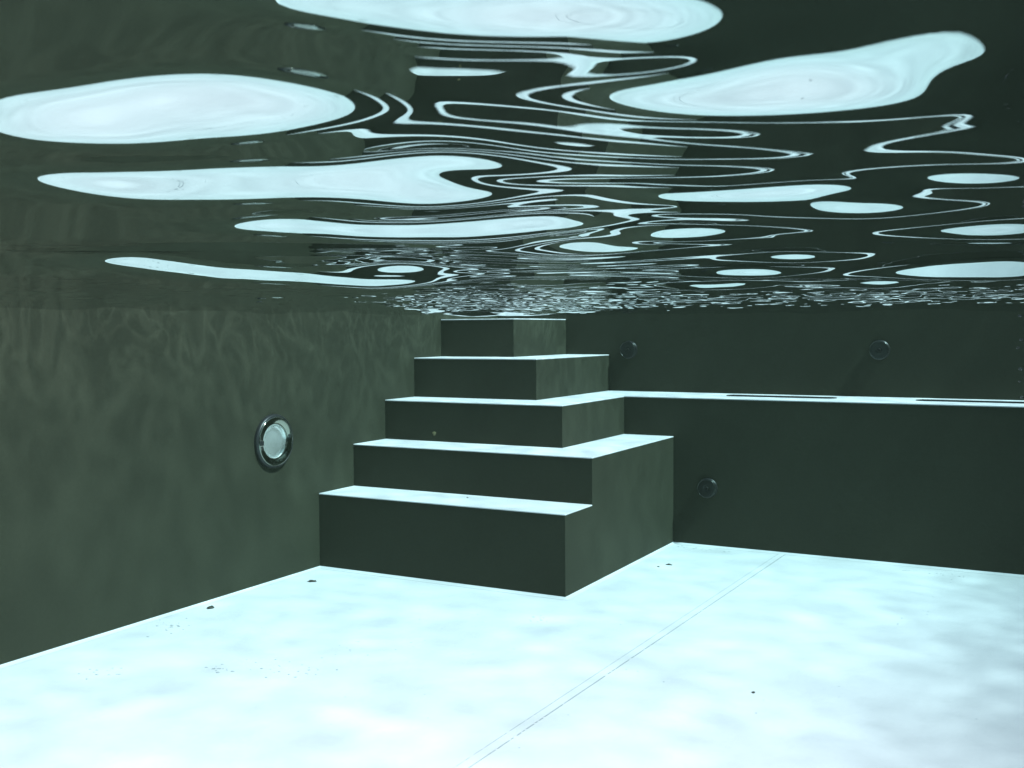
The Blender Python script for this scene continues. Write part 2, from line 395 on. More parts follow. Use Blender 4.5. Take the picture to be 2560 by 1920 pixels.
# ------------------------------------------------------------------ water surface
# height of the swell at the knots of a 3.5 cm grid, in units of 0.05 mm: (row, first column, values)
SWELL = (
    (0, 53, (1, 1, 1, 1, 1, 1, 1, 1, 1, 1, 1, 2, 2, 2, 2, 2, 2, 2, 3, 3, 3, 4, 4, 4, 4, 4, 3, 3, 2, 2, 1, 1, 1, 0, 0,
        0, 0, 0, 0, -1)),
    (1, 55, (1, 1, 1, 1, 1, 1, 1, 1, 1, 1, 1, 1, 1, 1, 1, 2, 2, 2, 3, 3, 3, 3, 3, 3, 3, 3, 2, 2, 2, 1, 1, 1, 1)),
    (2, 69, (1, 1, 1, 1, 2, 2, 2, 3, 3, 3, 3, 3, 3, 2, 2, 2, 2, 1, 1, 1)),
    (3, 61, (-1, -1, -1, -1, -1, -1, -1, 0, 0, 0, 0, 1, 1, 1, 1, 2, 2, 2, 2, 3, 3, 3, 3, 2, 2, 2, 2, 1, 1, 1, 1)),
    (4, 57, (-1, -1, -1, -1, -1, -2, -2, -2, -2, -2, -2, -2, -1, -1, -1, -1, -1, 0, 0, 1, 1, 1, 2, 2, 3, 3, 3, 3, 3,
        2, 2, 2, 1, 1, 1, 1)),
    (5, 54, (-1, -1, -1, -1, -1, -2, -2, -2, -3, -3, -3, -3, -3, -3, -3, -3, -3, -3, -3, -3, -2, -2, -1, -1, 0, 1, 1,
        2, 2, 3, 3, 3, 3, 2, 2, 2, 1, 1, 1, 1)),
    (6, 53, (-1, -1, -1, -1, -2, -2, -3, -3, -3, -4, -4, -5, -5, -5, -5, -5, -5, -5, -5, -5, -5, -5, -5, -4, -4, -3,
        -1, 0, 1, 1, 2, 3, 3, 3, 3, 2, 2, 2, 1, 1, 1, 1)),
    (7, 52, (-1, -1, -1, -2, -2, -2, -3, -4, -4, -5, -5, -6, -6, -6, -6, -6, -7, -7, -7, -8, -8, -9, -9, -9, -9, -8,
        -7, -5, -3, -2, 0, 1, 2, 3, 3, 3, 3, 2, 2, 2, 1, 1, 1, 1)),
    (8, 51, (-1, -1, -2, -2, -2, -3, -3, -4, -5, -5, -6, -7, -7, -8, -8, -8, -8, -8, -9, -9, -11, -12, -14, -15, -16,
        -15, -14, -12, -10, -8, -5, -3, -1, 1, 2, 2, 3, 3, 3, 2, 2, 2, 1, 1, 1)),
    (9, 50, (-1, -1, -2, -2, -3, -3, -4, -4, -5, -6, -7, -7, -8, -8, -9, -9, -9, -9, -9, -10, -11, -14, -17, -20, -22,
        -24, -24, -23, -21, -18, -14, -10, -7, -4, -1, 0, 2, 2, 3, 3, 2, 2, 2, 1, 1, 1)),
    (10, 47, (-1, 0, -1, -1, -2, -1, -3, -3, -4, -4, -5, -6, -7, -7, -8, -9, -9, -9, -9, -8, -8, -8, -10, -12, -16,
        -21, -26, -31, -34, -35, -35, -32, -28, -23, -17, -13, -8, -5, -2, 0, 1, 2, 3, 3, 2, 2, 2, 1, 1, 1)),
    (11, 46, (-1, 0, -1, -1, -2, -1, -2, -2, -4, -4, -5, -5, -6, -7, -7, -8, -8, -8, -8, -7, -6, -5, -5, -6, -10, -16,
        -24, -33, -41, -47, -50, -49, -46, -40, -34, -27, -20, -14, -9, -5, -2, 0, 1, 2, 2, 2, 2, 2, 1, 1, 1)),
    (12, 45, (-1, 0, -1, -1, -2, -1, -2, -2, -3, -3, -4, -5, -5, -5, -6, -6, -6, -6, -6, -5, -3, -1, 1, 3, 2, -2, -11,
        -23, -38, -51, -61, -66, -66, -62, -55, -47, -38, -29, -21, -14, -9, -5, -2, 0, 1, 2, 2, 2, 2, 1, 1, 1, 1)),
    (13, 44, (-1, 0, -1, 0, -1, -1, -2, -2, -3, -3, -4, -4, -4, -4, -4, -4, -3, -2, -1, 0, 2, 5, 9, 14, 17, 17, 12, 1,
        -17, -39, -60, -76, -84, -85, -81, -73, -62, -51, -40, -30, -21, -14, -8, -4, -1, 1, 1, 2, 2, 2, 2, 1, 1, 1)),
    (14, 45, (-1, 0, -1, -1, -2, -2, -3, -3, -3, -3, -4, -3, -2, -1, 1, 3, 5, 7, 10, 14, 18, 25, 33, 40, 43, 38, 24,
        -1, -34, -65, -89, -102, -105, -100, -91, -79, -65, -52, -39, -28, -19, -12, -7, -3, -1, 1, 1, 2, 2, 1, 1, 1,
        1)),
    (15, 44, (-1, 0, -1, -1, -2, -1, -2, -2, -3, -2, -3, -2, -1, 1, 4, 7, 11, 16, 20, 25, 30, 38, 48, 61, 73, 80, 79,
        63, 31, -17, -63, -96, -115, -121, -117, -107, -94, -79, -64, -49, -35, -24, -16, -9, -5, -2, 0, 1, 1, 2, 1,
        1, 1, 1)),
    (16, 45, (-1, 0, -1, -1, -2, -2, -2, -2, -2, -1, 0, 2, 5, 10, 16, 23, 31, 39, 47, 54, 64, 79, 98, 117, 131, 135,
        121, 85, 18, -45, -91, -118, -128, -127, -119, -107, -91, -74, -57, -42, -29, -19, -12, -6, -3, -1, 1, 1, 1,
        1, 1, 1, 1)),
    (17, 44, (-1, -1, -1, -1, -1, -1, -2, -1, -1, -1, 1, 3, 6, 11, 18, 27, 38, 51, 64, 75, 85, 97, 118, 145, 172, 194,
        203, 194, 166, 84, 0, -62, -101, -119, -123, -122, -114, -100, -82, -63, -47, -33, -22, -14, -8, -4, -1, 0, 1,
        1, 1, 1, 1, 1)),
    (18, 43, (-1, -1, -1, -1, -1, -1, -1, -1, -1, 0, 1, 3, 6, 11, 17, 27, 40, 55, 74, 94, 111, 124, 138, 167, 203,
        238, 264, 274, 264, 260, 221, 106, 10, -51, -85, -97, -112, -113, -102, -85, -66, -49, -34, -23, -15, -9, -4,
        -2, 0, 1, 1, 1, 1, 1, 1)),
    (19, 42, (-1, -1, -1, -1, -1, -1, -1, 0, 0, 1, 2, 3, 6, 10, 15, 24, 36, 51, 72, 97, 125, 152, 170, 186, 229, 274,
        313, 333, 330, 284, 182, 158, 115, 113, 51, -19, -40, -88, -103, -96, -80, -63, -47, -33, -22, -14, -8, -5,
        -2, -1, 0, 1, 1, 1, 1, 1)),
    (20, 41, (-1, -1, -1, -1, -1, -1, -1, 0, 0, 1, 2, 4, 6, 9, 14, 20, 30, 43, 60, 84, 114, 150, 188, 215, 246, 333,
        375, 402, 397, 377, 306, 210, 83, 10, 50, 87, 69, 45, -57, -82, -79, -67, -53, -39, -28, -19, -12, -8, -4, -2,
        -1, 0, 1, 1, 1, 1)),
    (21, 39, (-1, -1, -1, -1, -1, -1, -1, -1, -1, 0, 1, 2, 4, 6, 9, 13, 18, 25, 34, 47, 65, 89, 119, 153, 186, 197,
        250, 351, 434, 483, 462, 396, 296, 208, 137, 80, 16, 128, 66, 69, -1, -40, -47, -43, -35, -27, -20, -14, -9,
        -6, -4, -2, -1)),
    (22, 37, (-1, -1, -1, -1, -1, -1, -1, -1, -1, -1, -1, 0, 2, 3, 6, 9, 12, 16, 21, 28, 37, 49, 65, 86, 111, 139,
        147, 116, 196, 288, 342, 391, 439, 384, 276, 196, 136, 109, 102, 173, 114, 60, 11, -3, -9, -12, -12, -11, -9,
        -7, -5, -4, -2, -2)),
    (23, 36, (-1, -1, -1, -1, -1, -1, -2, -2, -2, -2, -2, -1, 0, 2, 5, 8, 11, 15, 20, 25, 30, 37, 47, 61, 79, 105,
        143, 147, 126, 137, 211, 267, 307, 362, 349, 267, 208, 169, 194, 185, 184, 84, 48, 62, 50, 35, 22, 13, 7, 3,
        1, -1, -1, -1, 0, -1)),
    (24, 35, (-1, -1, -1, -1, -1, -2, -2, -2, -2, -3, -3, -2, -1, 0, 3, 6, 10, 14, 19, 23, 27, 31, 35, 40, 48, 63,
        102, 181, 184, 178, 181, 194, 209, 259, 318, 338, 281, 218, 144, 155, 138, 82, 53, 42, 93, 92, 73, 52, 35, 22,
        13, 7, 3, 1, 1, -1, 0, -1)),
    (25, 34, (-1, -1, -1, -2, -2, -2, -2, -2, -3, -3, -3, -3, -3, -2, 0, 3, 6, 11, 16, 21, 25, 28, 29, 28, 24, 20, 14,
        43, 165, 225, 229, 239, 263, 288, 332, 360, 338, 280, 222, 148, 82, 24, -15, 15, 106, 132, 122, 98, 73, 51,
        33, 20, 12, 6, 3, 1, 0, -1)),
    (26, 33, (-1, -1, -1, -2, -2, -2, -2, -2, -3, -3, -3, -3, -3, -3, -3, -1, 2, 6, 11, 17, 22, 26, 27, 26, 19, 7,
        -10, -35, -6, 95, 187, 273, 297, 310, 342, 377, 381, 342, 282, 225, 170, 117, 54, 23, 27, 93, 132, 129, 107,
        81, 58, 39, 24, 14, 8, 3, 1, 0, -1, -1, -1)),
    (27, 32, (-1, -1, -1, -1, -2, -2, -2, -2, -2, -3, -3, -3, -3, -4, -4, -4, -3, 0, 4, 10, 15, 20, 24, 23, 18, 8, -9,
        -27, -52, -49, 51, 144, 247, 337, 350, 383, 404, 387, 335, 277, 224, 174, 124, 80, 62, 74, 116, 134, 127, 106,
        81, 58, 39, 25, 15, 8, 3, 1, 0, -1, -1, -1, -1)),
    (28, 31, (-1, -1, -1, -2, -2, -2, -2, -2, -2, -2, -2, -2, -2, -2, -4, -5, -6, -5, -3, 1, 6, 11, 16, 17, 13, 5, -7,
        -23, -34, -37, -29, 14, 128, 219, 326, 395, 436, 433, 370, 305, 263, 225, 184, 143, 110, 96, 109, 137, 134,
        119, 98, 75, 53, 36, 22, 13, 6, 2, 0, -1, -2, -1, -1, -1, -1)),
    (29, 31, (-1, -1, -2, -2, -2, -3, -2, -2, -1, -1, 0, 1, 1, 0, -2, -4, -7, -9, -8, -5, 1, 4, 6, 5, -1, -9, -18,
        -26, -28, -17, 7, 25, 85, 180, 268, 337, 356, 341, 308, 262, 243, 227, 200, 168, 141, 131, 142, 162, 135, 109,
        86, 64, 45, 30, 18, 9, 4, 1, -1, -2, -2, -2, -1, -1, -1, -1)),
    (30, 24, (1, 1, 1, 0, 0, 0, -1, -1, -1, -2, -2, -3, -3, -2, -1, 0, 2, 3, 4, 4, 3, 1, -3, -7, -12, -14, -12, -6,
        -4, -5, -6, -11, -16, -21, -20, -6, 20, 54, 78, 93, 116, 190, 269, 319, 286, 285, 257, 234, 219, 207, 189,
        168, 150, 127, 104, 105, 90, 70, 51, 35, 22, 13, 6, 1, -1, -2, -3, -3, -2, -2, -1, -1)),
    (31, 22, (1, 1, 1, 1, 1, 0, 0, 0, -1, -1, -2, -3, -3, -3, -3, -2, -1, 2, 5, 8, 10, 11, 11, 8, 3, -4, -12, -19,
        -20, -16, -12, -12, -14, -14, -17, -18, -8, 25, 70, 100, 112, 109, 86, 98, 178, 255, 270, 285, 271, 247, 225,
        214, 207, 194, 176, 143, 102, 89, 72, 55, 39, 26, 15, 7, 2, -1, -3, -4, -4, -3, -3, -2, -2, -1, -1)),
    (32, 21, (1, 1, 1, 1, 1, 1, 0, 0, 0, -1, -2, -3, -3, -3, -3, -3, -1, 2, 5, 10, 15, 19, 22, 23, 20, 13, 4, -7, -17,
        -24, -24, -22, -20, -17, -16, -20, -24, -13, 44, 119, 141, 124, 104, 78, 52, 113, 214, 242, 260, 264, 256,
        242, 235, 229, 216, 197, 165, 115, 83, 61, 43, 29, 18, 9, 3, -1, -4, -5, -5, -5, -4, -3, -2, -1, -1, 0, 0, 0,
        0, 0, 0, 0, 0, 0, 0, 0, 1)),
    (33, 22, (1, 1, 1, 1, 1, 0, 0, -1, -2, -3, -4, -4, -4, -4, -3, 0, 4, 10, 16, 24, 30, 36, 38, 36, 29, 21, 9, -4,
        -15, -22, -24, -24, -22, -23, -33, -55, -78, -38, 63, 130, 117, 96, 80, 77, 128, 225, 252, 259, 260, 256, 256,
        262, 260, 238, 219, 191, 125, 80, 55, 37, 23, 12, 5, 0, -4, -5, -6, -6, -5, -4, -3, -2, -2, -1, -1)),
    (34, 21, (1, 1, 1, 1, 1, 1, 0, -1, -1, -2, -4, -5, -5, -5, -5, -3, 1, 7, 14, 24, 35, 46, 55, 58, 56, 49, 41, 31,
        17, 5, -5, -13, -19, -24, -34, -49, -70, -92, -81, 6, 100, 108, 99, 100, 124, 176, 235, 258, 275, 294, 280,
        273, 284, 282, 231, 176, 159, 119, 78, 52, 34, 20, 10, 3, -2, -5, -6, -7, -6, -5, -4, -3, -2, -2, -1, -1)),
    (35, 19, (1, 1, 1, 1, 1, 1, 1, 0, 0, -1, -2, -4, -5, -7, -7, -7, -6, -3, 3, 9, 20, 33, 48, 64, 76, 81, 78, 70, 64,
        52, 39, 31, 21, 9, -2, -17, -35, -56, -75, -92, -98, -48, 67, 115, 118, 132, 169, 211, 237, 234, 226, 258,
        292, 299, 311, 302, 215, 111, 53, 70, 67, 50, 34, 20, 10, 2, -3, -5, -7, -7, -6, -5, -4, -3, -3, -1, -1)),
    (36, 20, (1, 1, 1, 1, 1, 1, 0, -1, -2, -4, -5, -7, -9, -9, -9, -7, -2, 4, 13, 26, 43, 62, 84, 101, 107, 100, 94,
        86, 73, 60, 51, 43, 30, 16, -3, -26, -50, -73, -92, -106, -98, -19, 79, 137, 173, 213, 238, 238, 215, 182,
        181, 196, 193, 199, 218, 183, 127, 83, 77, 68, 52, 36, 22, 11, 3, -2, -5, -6, -7, -6, -5, -4, -3, -2, -2, -1,
        -1)),
    (37, 19, (1, 1, 1, 1, 1, 1, 0, 0, -2, -3, -6, -8, -10, -12, -12, -12, -9, -3, 5, 15, 31, 52, 77, 106, 129, 138,
        123, 108, 105, 94, 85, 74, 62, 47, 27, 7, -15, -40, -63, -85, -103, -114, -100, -28, 65, 139, 203, 258, 250,
        219, 188, 168, 146, 144, 159, 197, 171, 131, 100, 87, 73, 57, 40, 25, 14, 5, -1, -4, -6, -6, -6, -5, -4, -3,
        -2, -1, -1)),
    (38, 18, (1, 1, 1, 1, 1, 1, 1, 0, -1, -3, -5, -8, -11, -14, -16, -17, -16, -12, -5, 5, 19, 37, 61, 92, 129, 160,
        176, 162, 138, 123, 114, 109, 98, 85, 62, 41, 17, -6, -28, -52, -74, -94, -109, -117, -109, -62, 14, 83, 167,
        213, 208, 189, 168, 144, 123, 93, 156, 171, 141, 115, 98, 81, 63, 45, 29, 17, 7, 1, -3, -5, -5, -5, -5, -4,
        -3, -2, -1, -1, -1)),
    (39, 18, (1, 1, 1, 1, 2, 1, 1, 0, -1, -4, -7, -10, -15, -19, -22, -23, -21, -16, -7, 6, 23, 45, 74, 111, 157, 199,
        221, 210, 181, 153, 132, 127, 115, 95, 72, 49, 27, 4, -14, -36, -59, -80, -98, -108, -107, -98, -69, -8, 73,
        151, 183, 179, 160, 130, 90, 37, 60, 127, 136, 126, 111, 92, 71, 51, 34, 20, 10, 3, -1, -4, -5, -5, -4, -4,
        -3, -2, -1, -1)),
    (40, 18, (1, 1, 1, 2, 2, 2, 1, 0, -2, -5, -9, -14, -19, -25, -29, -31, -29, -23, -10, 6, 27, 53, 88, 137, 197,
        251, 276, 264, 232, 197, 164, 142, 126, 102, 81, 58, 36, 16, -3, -22, -44, -66, -85, -95, -88, -61, -13, 44,
        105, 161, 186, 181, 156, 120, 78, 36, 24, 74, 119, 133, 123, 102, 79, 57, 38, 23, 12, 5, 0, -3, -4, -4, -4,
        -3, -3, -2, -1, -1)),
    (41, 18, (1, 1, 2, 2, 2, 2, 2, 0, -2, -6, -11, -18, -25, -32, -38, -41, -40, -32, -17, 3, 25, 53, 94, 157, 242,
        312, 336, 313, 272, 231, 196, 170, 140, 112, 90, 67, 46, 30, 14, -4, -28, -54, -75, -86, -73, -22, 58, 102,
        134, 178, 199, 185, 156, 116, 74, 46, 48, 86, 128, 144, 133, 111, 85, 61, 41, 25, 14, 6, 1, -2, -3, -4, -3,
        -3, -2, -2, -1, -1)),
    (42, 18, (1, 1, 1, 2, 2, 3, 2, 0, -2, -7, -13, -20, -29, -39, -47, -52, -52, -44, -27, -6, 14, 36, 74, 140, 259,
        354, 377, 337, 282, 229, 190, 167, 143, 117, 98, 79, 62, 46, 26, 3, -18, -42, -66, -85, -83, -33, 84, 120,
        116, 145, 200, 198, 157, 114, 77, 56, 65, 100, 137, 152, 140, 115, 88, 63, 43, 27, 15, 7, 2, -1, -3, -3, -3,
        -2, -2, -1, -1)),
    (43, 19, (1, 2, 2, 3, 3, 2, 1, -2, -7, -14, -23, -33, -45, -56, -64, -65, -57, -41, -22, -9, 1, 19, 61, 180, 309,
        366, 323, 266, 220, 185, 163, 145, 127, 110, 94, 78, 60, 39, 14, -11, -37, -66, -92, -119, -125, -20, 65, 54,
        35, 79, 126, 126, 103, 76, 62, 76, 114, 148, 162, 145, 116, 87, 62, 41, 26, 15, 7, 2, -1, -2, -3, -3, -2, -2,
        -1, -1, -1)),
    (44, 12, (-1, -1, 0, 0, 0, 0, 0, 1, 2, 2, 3, 3, 3, 2, -2, -7, -14, -24, -35, -50, -63, -73, -77, -73, -61, -47,
        -41, -42, -41, -14, 101, 218, 309, 282, 237, 199, 171, 153, 140, 130, 118, 102, 87, 72, 52, 23, -8, -39, -71,
        -98, -131, -159, -115, -10, 19, 22, 28, 55, 86, 90, 79, 70, 86, 125, 157, 175, 145, 110, 80, 56, 37, 23, 13,
        6, 2, -1, -2, -2, -3, -2, -2, -1, -1)),
    (45, 12, (-1, -1, -1, 0, 0, 0, 0, 0, 1, 2, 3, 4, 3, 2, 0, -5, -14, -24, -36, -49, -64, -77, -86, -88, -84, -80,
        -80, -89, -98, -83, 28, 146, 244, 235, 203, 173, 150, 136, 129, 123, 119, 108, 94, 77, 55, 27, -8, -48, -95,
        -132, -151, -153, -124, -44, -1, 22, 41, 65, 86, 90, 82, 77, 93, 135, 165, 171, 122, 89, 65, 46, 31, 19, 11,
        5, 1, -1, -2, -2, -2, -2, -1, -1, -1)),
    (46, 13, (-1, -1, 0, 0, -1, -1, 0, 1, 1, 2, 4, 4, 3, 2, -3, -11, -23, -36, -50, -64, -76, -89, -98, -105, -111,
        -121, -137, -152, -146, -47, 74, 178, 189, 167, 144, 128, 119, 120, 121, 120, 115, 101, 78, 50, 17, -21, -61,
        -107, -146, -163, -159, -120, -54, -1, 30, 53, 78, 95, 96, 85, 69, 51, 47, 69, 77, 68, 57, 45, 33, 22, 13, 7,
        3, 0, -1, -2, -2, -2, -2, -1, -1, -1)),
    (47, 18, (-1, 0, 0, 0, 1, 3, 3, 4, 3, 0, -7, -17, -31, -45, -61, -76, -91, -105, -117, -132, -152, -177, -199,
        -202, -122, -1, 111, 151, 138, 119, 109, 105, 112, 123, 128, 126, 113, 82, 41, -2, -42, -77, -112, -141, -152,
        -149, -111, -53, 3, 41, 66, 86, 101, 102, 91, 66, 30, -11, -36, -23, 21, 28, 24, 18, 12, 7, 3, 1, -1, -2, -2,
        -2, -2, -2, -1, -1)),
    (48, 18, (-1, -1, -1, -1, 0, 1, 2, 5, 3, -1, -6, -14, -27, -40, -55, -72, -89, -107, -125, -147, -173, -204, -234,
        -248, -193, -73, 30, 109, 113, 99, 94, 100, 118, 136, 144, 137, 122, 81, 29, -21, -65, -95, -115, -130, -133,
        -117, -83, -37, 10, 49, 77, 94, 103, 101, 89, 64, 28, -15, -51, -61, -26, -4, 3, 5, 3, 2, -1, -2, -2, -3, -2,
        -2, -2, -1, -1, -1)),
    (49, 14, (1, 1, 1, 0, -1, -1, -2, -2, -1, -1, 0, 3, 5, 1, -6, -17, -29, -41, -55, -72, -91, -110, -132, -158,
        -188, -220, -255, -286, -268, -153, -52, 53, 89, 85, 86, 104, 137, 162, 158, 134, 106, 62, 10, -39, -80, -107,
        -118, -120, -114, -92, -55, -13, 27, 61, 86, 99, 103, 97, 83, 61, 29, -6, -36, -45, -32, -18, -9, -5, -3, -3,
        -3, -4, -4, -3, -3, -2, -2, -1, -1, -1)),
    (50, 7, (1, 0, 1, 0, 1, 0, 1, 2, 3, 3, 2, 0, -2, -3, -4, -4, -3, -2, -1, 2, 1, -5, -16, -29, -44, -60, -77, -100,
        -121, -143, -171, -203, -235, -269, -301, -307, -236, -125, -27, 47, 56, 71, 108, 163, 200, 184, 142, 91, 41,
        -11, -55, -91, -115, -123, -117, -104, -81, -45, -1, 41, 76, 97, 106, 105, 97, 83, 64, 40, 13, -13, -27, -25,
        -18, -13, -9, -8, -6, -5, -5, -4, -4, -3, -2, -2, -1, -1)),
    (51, 4, (1, 0, 1, 1, 1, 1, 1, 1, 2, 3, 4, 5, 6, 5, 2, -1, -4, -6, -8, -8, -5, -2, -1, -3, -9, -19, -32, -47, -64,
        -83, -109, -134, -157, -188, -219, -247, -277, -307, -330, -309, -205, -108, -17, 7, 35, 90, 175, 225, 192,
        138, 80, 28, -20, -61, -92, -112, -120, -111, -90, -66, -34, 3, 44, 85, 112, 117, 110, 97, 83, 69, 52, 34, 14,
        -2, -10, -12, -11, -11, -9, -8, -7, -6, -5, -4, -3, -2, -1, -1, -1)),
    (52, 5, (1, 1, 1, 2, 2, 2, 2, 3, 4, 6, 8, 10, 10, 6, 1, -5, -7, -9, -11, -10, -6, -3, -4, -11, -23, -38, -55, -72,
        -93, -119, -145, -169, -200, -235, -262, -291, -319, -343, -345, -288, -190, -94, -52, -26, 17, 101, 176, 161,
        107, 56, 11, -28, -61, -89, -109, -115, -106, -82, -52, -19, 15, 54, 99, 133, 132, 115, 95, 79, 67, 58, 45,
        29, 14, 2, -5, -9, -9, -9, -8, -7, -6, -5, -4, -3, -2, -2, -1, -1)),
    (53, 0, (1, 0, 0, 0, 0, 1, 1, 2, 3, 3, 4, 3, 4, 5, 8, 12, 16, 17, 14, 7, -1, -8, -11, -13, -12, -11, -8, -7, -13,
        -24, -40, -60, -81, -102, -129, -160, -187, -215, -247, -271, -293, -319, -344, -358, -343, -277, -188, -122,
        -98, -88, -35, 44, 78, 56, 23, -8, -35, -57, -77, -93, -100, -94, -72, -45, -14, 18, 55, 106, 151, 142, 110,
        83, 68, 60, 55, 44, 30, 17, 5, -2, -7, -9, -8, -8, -7, -6, -5, -4, -3, -2, -1, -1)),
    (54, 0, (1, 0, 0, -1, -1, 0, 1, 2, 3, 5, 5, 5, 5, 6, 10, 15, 21, 24, 22, 15, 6, -4, -12, -17, -18, -16, -13, -13,
        -20, -31, -48, -69, -94, -118, -142, -169, -194, -223, -249, -275, -297, -326, -355, -381, -394, -371, -296,
        -214, -157, -126, -110, -62, -11, 2, -8, -26, -46, -63, -76, -84, -89, -86, -65, -39, -14, 9, 26, 54, 121,
        142, 106, 77, 63, 57, 50, 39, 26, 13, 4, -1, -5, -7, -8, -7, -7, -6, -5, -4, -3, -2, -2, -1, -1)),
    (55, 0, (2, 0, -1, -2, -2, -2, 0, 2, 5, 6, 8, 8, 7, 7, 9, 17, 26, 30, 27, 20, 11, 2, -8, -17, -23, -23, -20, -20,
        -27, -38, -56, -79, -105, -132, -156, -180, -203, -233, -261, -287, -309, -334, -365, -397, -427, -437, -407,
        -339, -288, -215, -153, -106, -60, -34, -25, -34, -50, -66, -78, -83, -84, -78, -58, -35, -14, -2, -6, -22,
        -7, 53, 66, 64, 60, 55, 47, 36, 25, 14, 7, 1, -2, -4, -6, -6, -6, -6, -5, -4, -3, -2, -1, -1)),
    (56, 0, (2, -1, -3, -4, -4, -4, -2, 1, 5, 9, 11, 11, 9, 6, 6, 15, 32, 35, 30, 20, 10, 2, -6, -16, -23, -27, -28,
        -30, -36, -49, -66, -90, -118, -149, -176, -198, -217, -240, -265, -290, -315, -342, -377, -411, -446, -473,
        -488, -457, -410, -336, -232, -150, -92, -57, -37, -30, -40, -56, -72, -80, -78, -71, -49, -25, -5, 1, -14,
        -45, -67, -35, 16, 43, 54, 55, 53, 47, 38, 26, 15, 8, 3, 0, -3, -4, -5, -4, -4, -3, -3, -2, -2, -1, -1)),
    (57, 0, (2, -2, -4, -7, -8, -8, -6, -2, 4, 11, 15, 16, 13, 7, 3, 8, 30, 38, 33, 23, 11, 0, -10, -19, -26, -31,
        -32, -38, -50, -66, -84, -104, -129, -157, -183, -206, -226, -246, -273, -301, -331, -363, -395, -425, -456,
        -475, -477, -453, -404, -332, -241, -162, -105, -67, -42, -27, -26, -38, -55, -69, -75, -72, -55, -25, -2, 3,
        -13, -40, -55, -36, 5, 37, 54, 62, 67, 67, 54, 38, 27, 18, 11, 5, 2, -1, -2, -3, -3, -3, -2, -2, -1, -1)),
    (58, 1, (-3, -7, -10, -13, -15, -13, -8, 1, 12, 19, 23, 21, 14, 6, 6, 23, 35, 35, 27, 15, 1, -13, -26, -35, -41,
        -40, -46, -62, -81, -101, -120, -143, -168, -193, -216, -238, -255, -276, -300, -330, -366, -403, -435, -460,
        -469, -449, -410, -360, -295, -219, -151, -102, -70, -47, -29, -20, -25, -37, -52, -66, -70, -58, -29, 1, 12,
        -4, -31, -46, -32, 2, 35, 57, 73, 81, 83, 76, 60, 44, 31, 20, 12, 6, 3, -1, -1, -2, -2, -2, -1, -1, -1, -1)),
    (59, 0, (-1, -6, -10, -15, -19, -23, -23, -19, -7, 11, 22, 28, 29, 23, 17, 16, 25, 35, 37, 33, 23, 8, -8, -25,
        -41, -55, -58, -61, -74, -94, -115, -133, -151, -169, -187, -205, -222, -235, -252, -275, -306, -343, -383,
        -417, -441, -446, -417, -366, -313, -254, -192, -136, -95, -69, -50, -35, -24, -23, -30, -45, -62, -74, -69,
        -40, -5, 13, 2, -27, -43, -33, -3, 33, 63, 86, 101, 101, 89, 76, 59, 43, 30, 19, 11, 6, 3, 0, -1, -2, -1, -2,
        -1, -1)),
    (60, 0, (-3, -8, -13, -20, -26, -32, -35, -34, -22, 4, 19, 29, 35, 34, 30, 30, 32, 35, 35, 34, 29, 16, 2, -15,
        -32, -48, -57, -62, -73, -89, -107, -122, -136, -150, -163, -176, -188, -199, -212, -232, -262, -298, -336,
        -371, -396, -401, -374, -324, -271, -218, -167, -123, -90, -69, -57, -47, -41, -42, -49, -62, -80, -100, -113,
        -107, -78, -44, -29, -49, -54, -38, -5, 37, 74, 100, 118, 124, 115, 94, 74, 55, 38, 26, 16, 10, 5, 2, 0, 0,
        -1, 0, -1, -1, -1)),
    (61, 0, (-4, -9, -15, -24, -32, -40, -46, -48, -42, -18, 5, 23, 36, 39, 38, 41, 42, 40, 35, 29, 27, 22, 12, -1,
        -16, -29, -40, -48, -59, -72, -86, -99, -110, -120, -129, -138, -147, -156, -167, -184, -209, -242, -278,
        -313, -341, -350, -328, -278, -231, -187, -145, -110, -84, -69, -61, -59, -60, -66, -78, -92, -112, -140,
        -174, -208, -208, -174, -117, -93, -72, -41, 0, 47, 89, 119, 136, 139, 134, 115, 89, 65, 45, 30, 20, 12, 7, 3,
        2, 0, 0, -1)),
    (62, 0, (-3, -8, -16, -25, -36, -47, -54, -56, -50, -32, -9, 14, 33, 39, 39, 45, 50, 47, 41, 32, 24, 19, 16, 11,
        2, -9, -18, -27, -37, -49, -60, -70, -79, -86, -93, -100, -106, -113, -123, -138, -159, -188, -221, -254,
        -282, -295, -280, -235, -193, -158, -123, -95, -75, -66, -63, -65, -71, -80, -96, -116, -144, -176, -212,
        -248, -265, -263, -212, -144, -93, -46, 5, 58, 105, 139, 155, 158, 148, 126, 97, 70, 48, 32, 20, 13, 7, 5, 3,
        2)),
    (63, 0, (3, -5, -14, -25, -37, -49, -58, -61, -56, -42, -20, 5, 28, 36, 37, 41, 50, 54, 53, 43, 31, 22, 18, 19,
        17, 11, 4, -4, -13, -23, -33, -41, -49, -55, -60, -65, -69, -74, -82, -96, -114, -140, -170, -202, -230, -246,
        -239, -201, -164, -133, -103, -78, -60, -55, -61, -71, -81, -93, -110, -133, -162, -197, -232, -261, -274,
        -266, -220, -157, -100, -48, 9, 69, 122, 156, 171, 183, 181, 143, 102, 68, 45, 29, 19, 11, 8, 5, 4, 2, 2, 1, 1)),
    (64, 0, (15, 1, -11, -22, -35, -48, -59, -65, -64, -52, -29, 2, 25, 33, 34, 36, 44, 56, 63, 54, 41, 29, 24, 24,
        28, 28, 24, 18, 10, 1, -7, -15, -21, -26, -30, -34, -38, -41, -47, -58, -74, -96, -124, -156, -185, -205,
        -205, -174, -138, -111, -85, -62, -45, -38, -46, -61, -79, -96, -115, -137, -163, -194, -224, -247, -258,
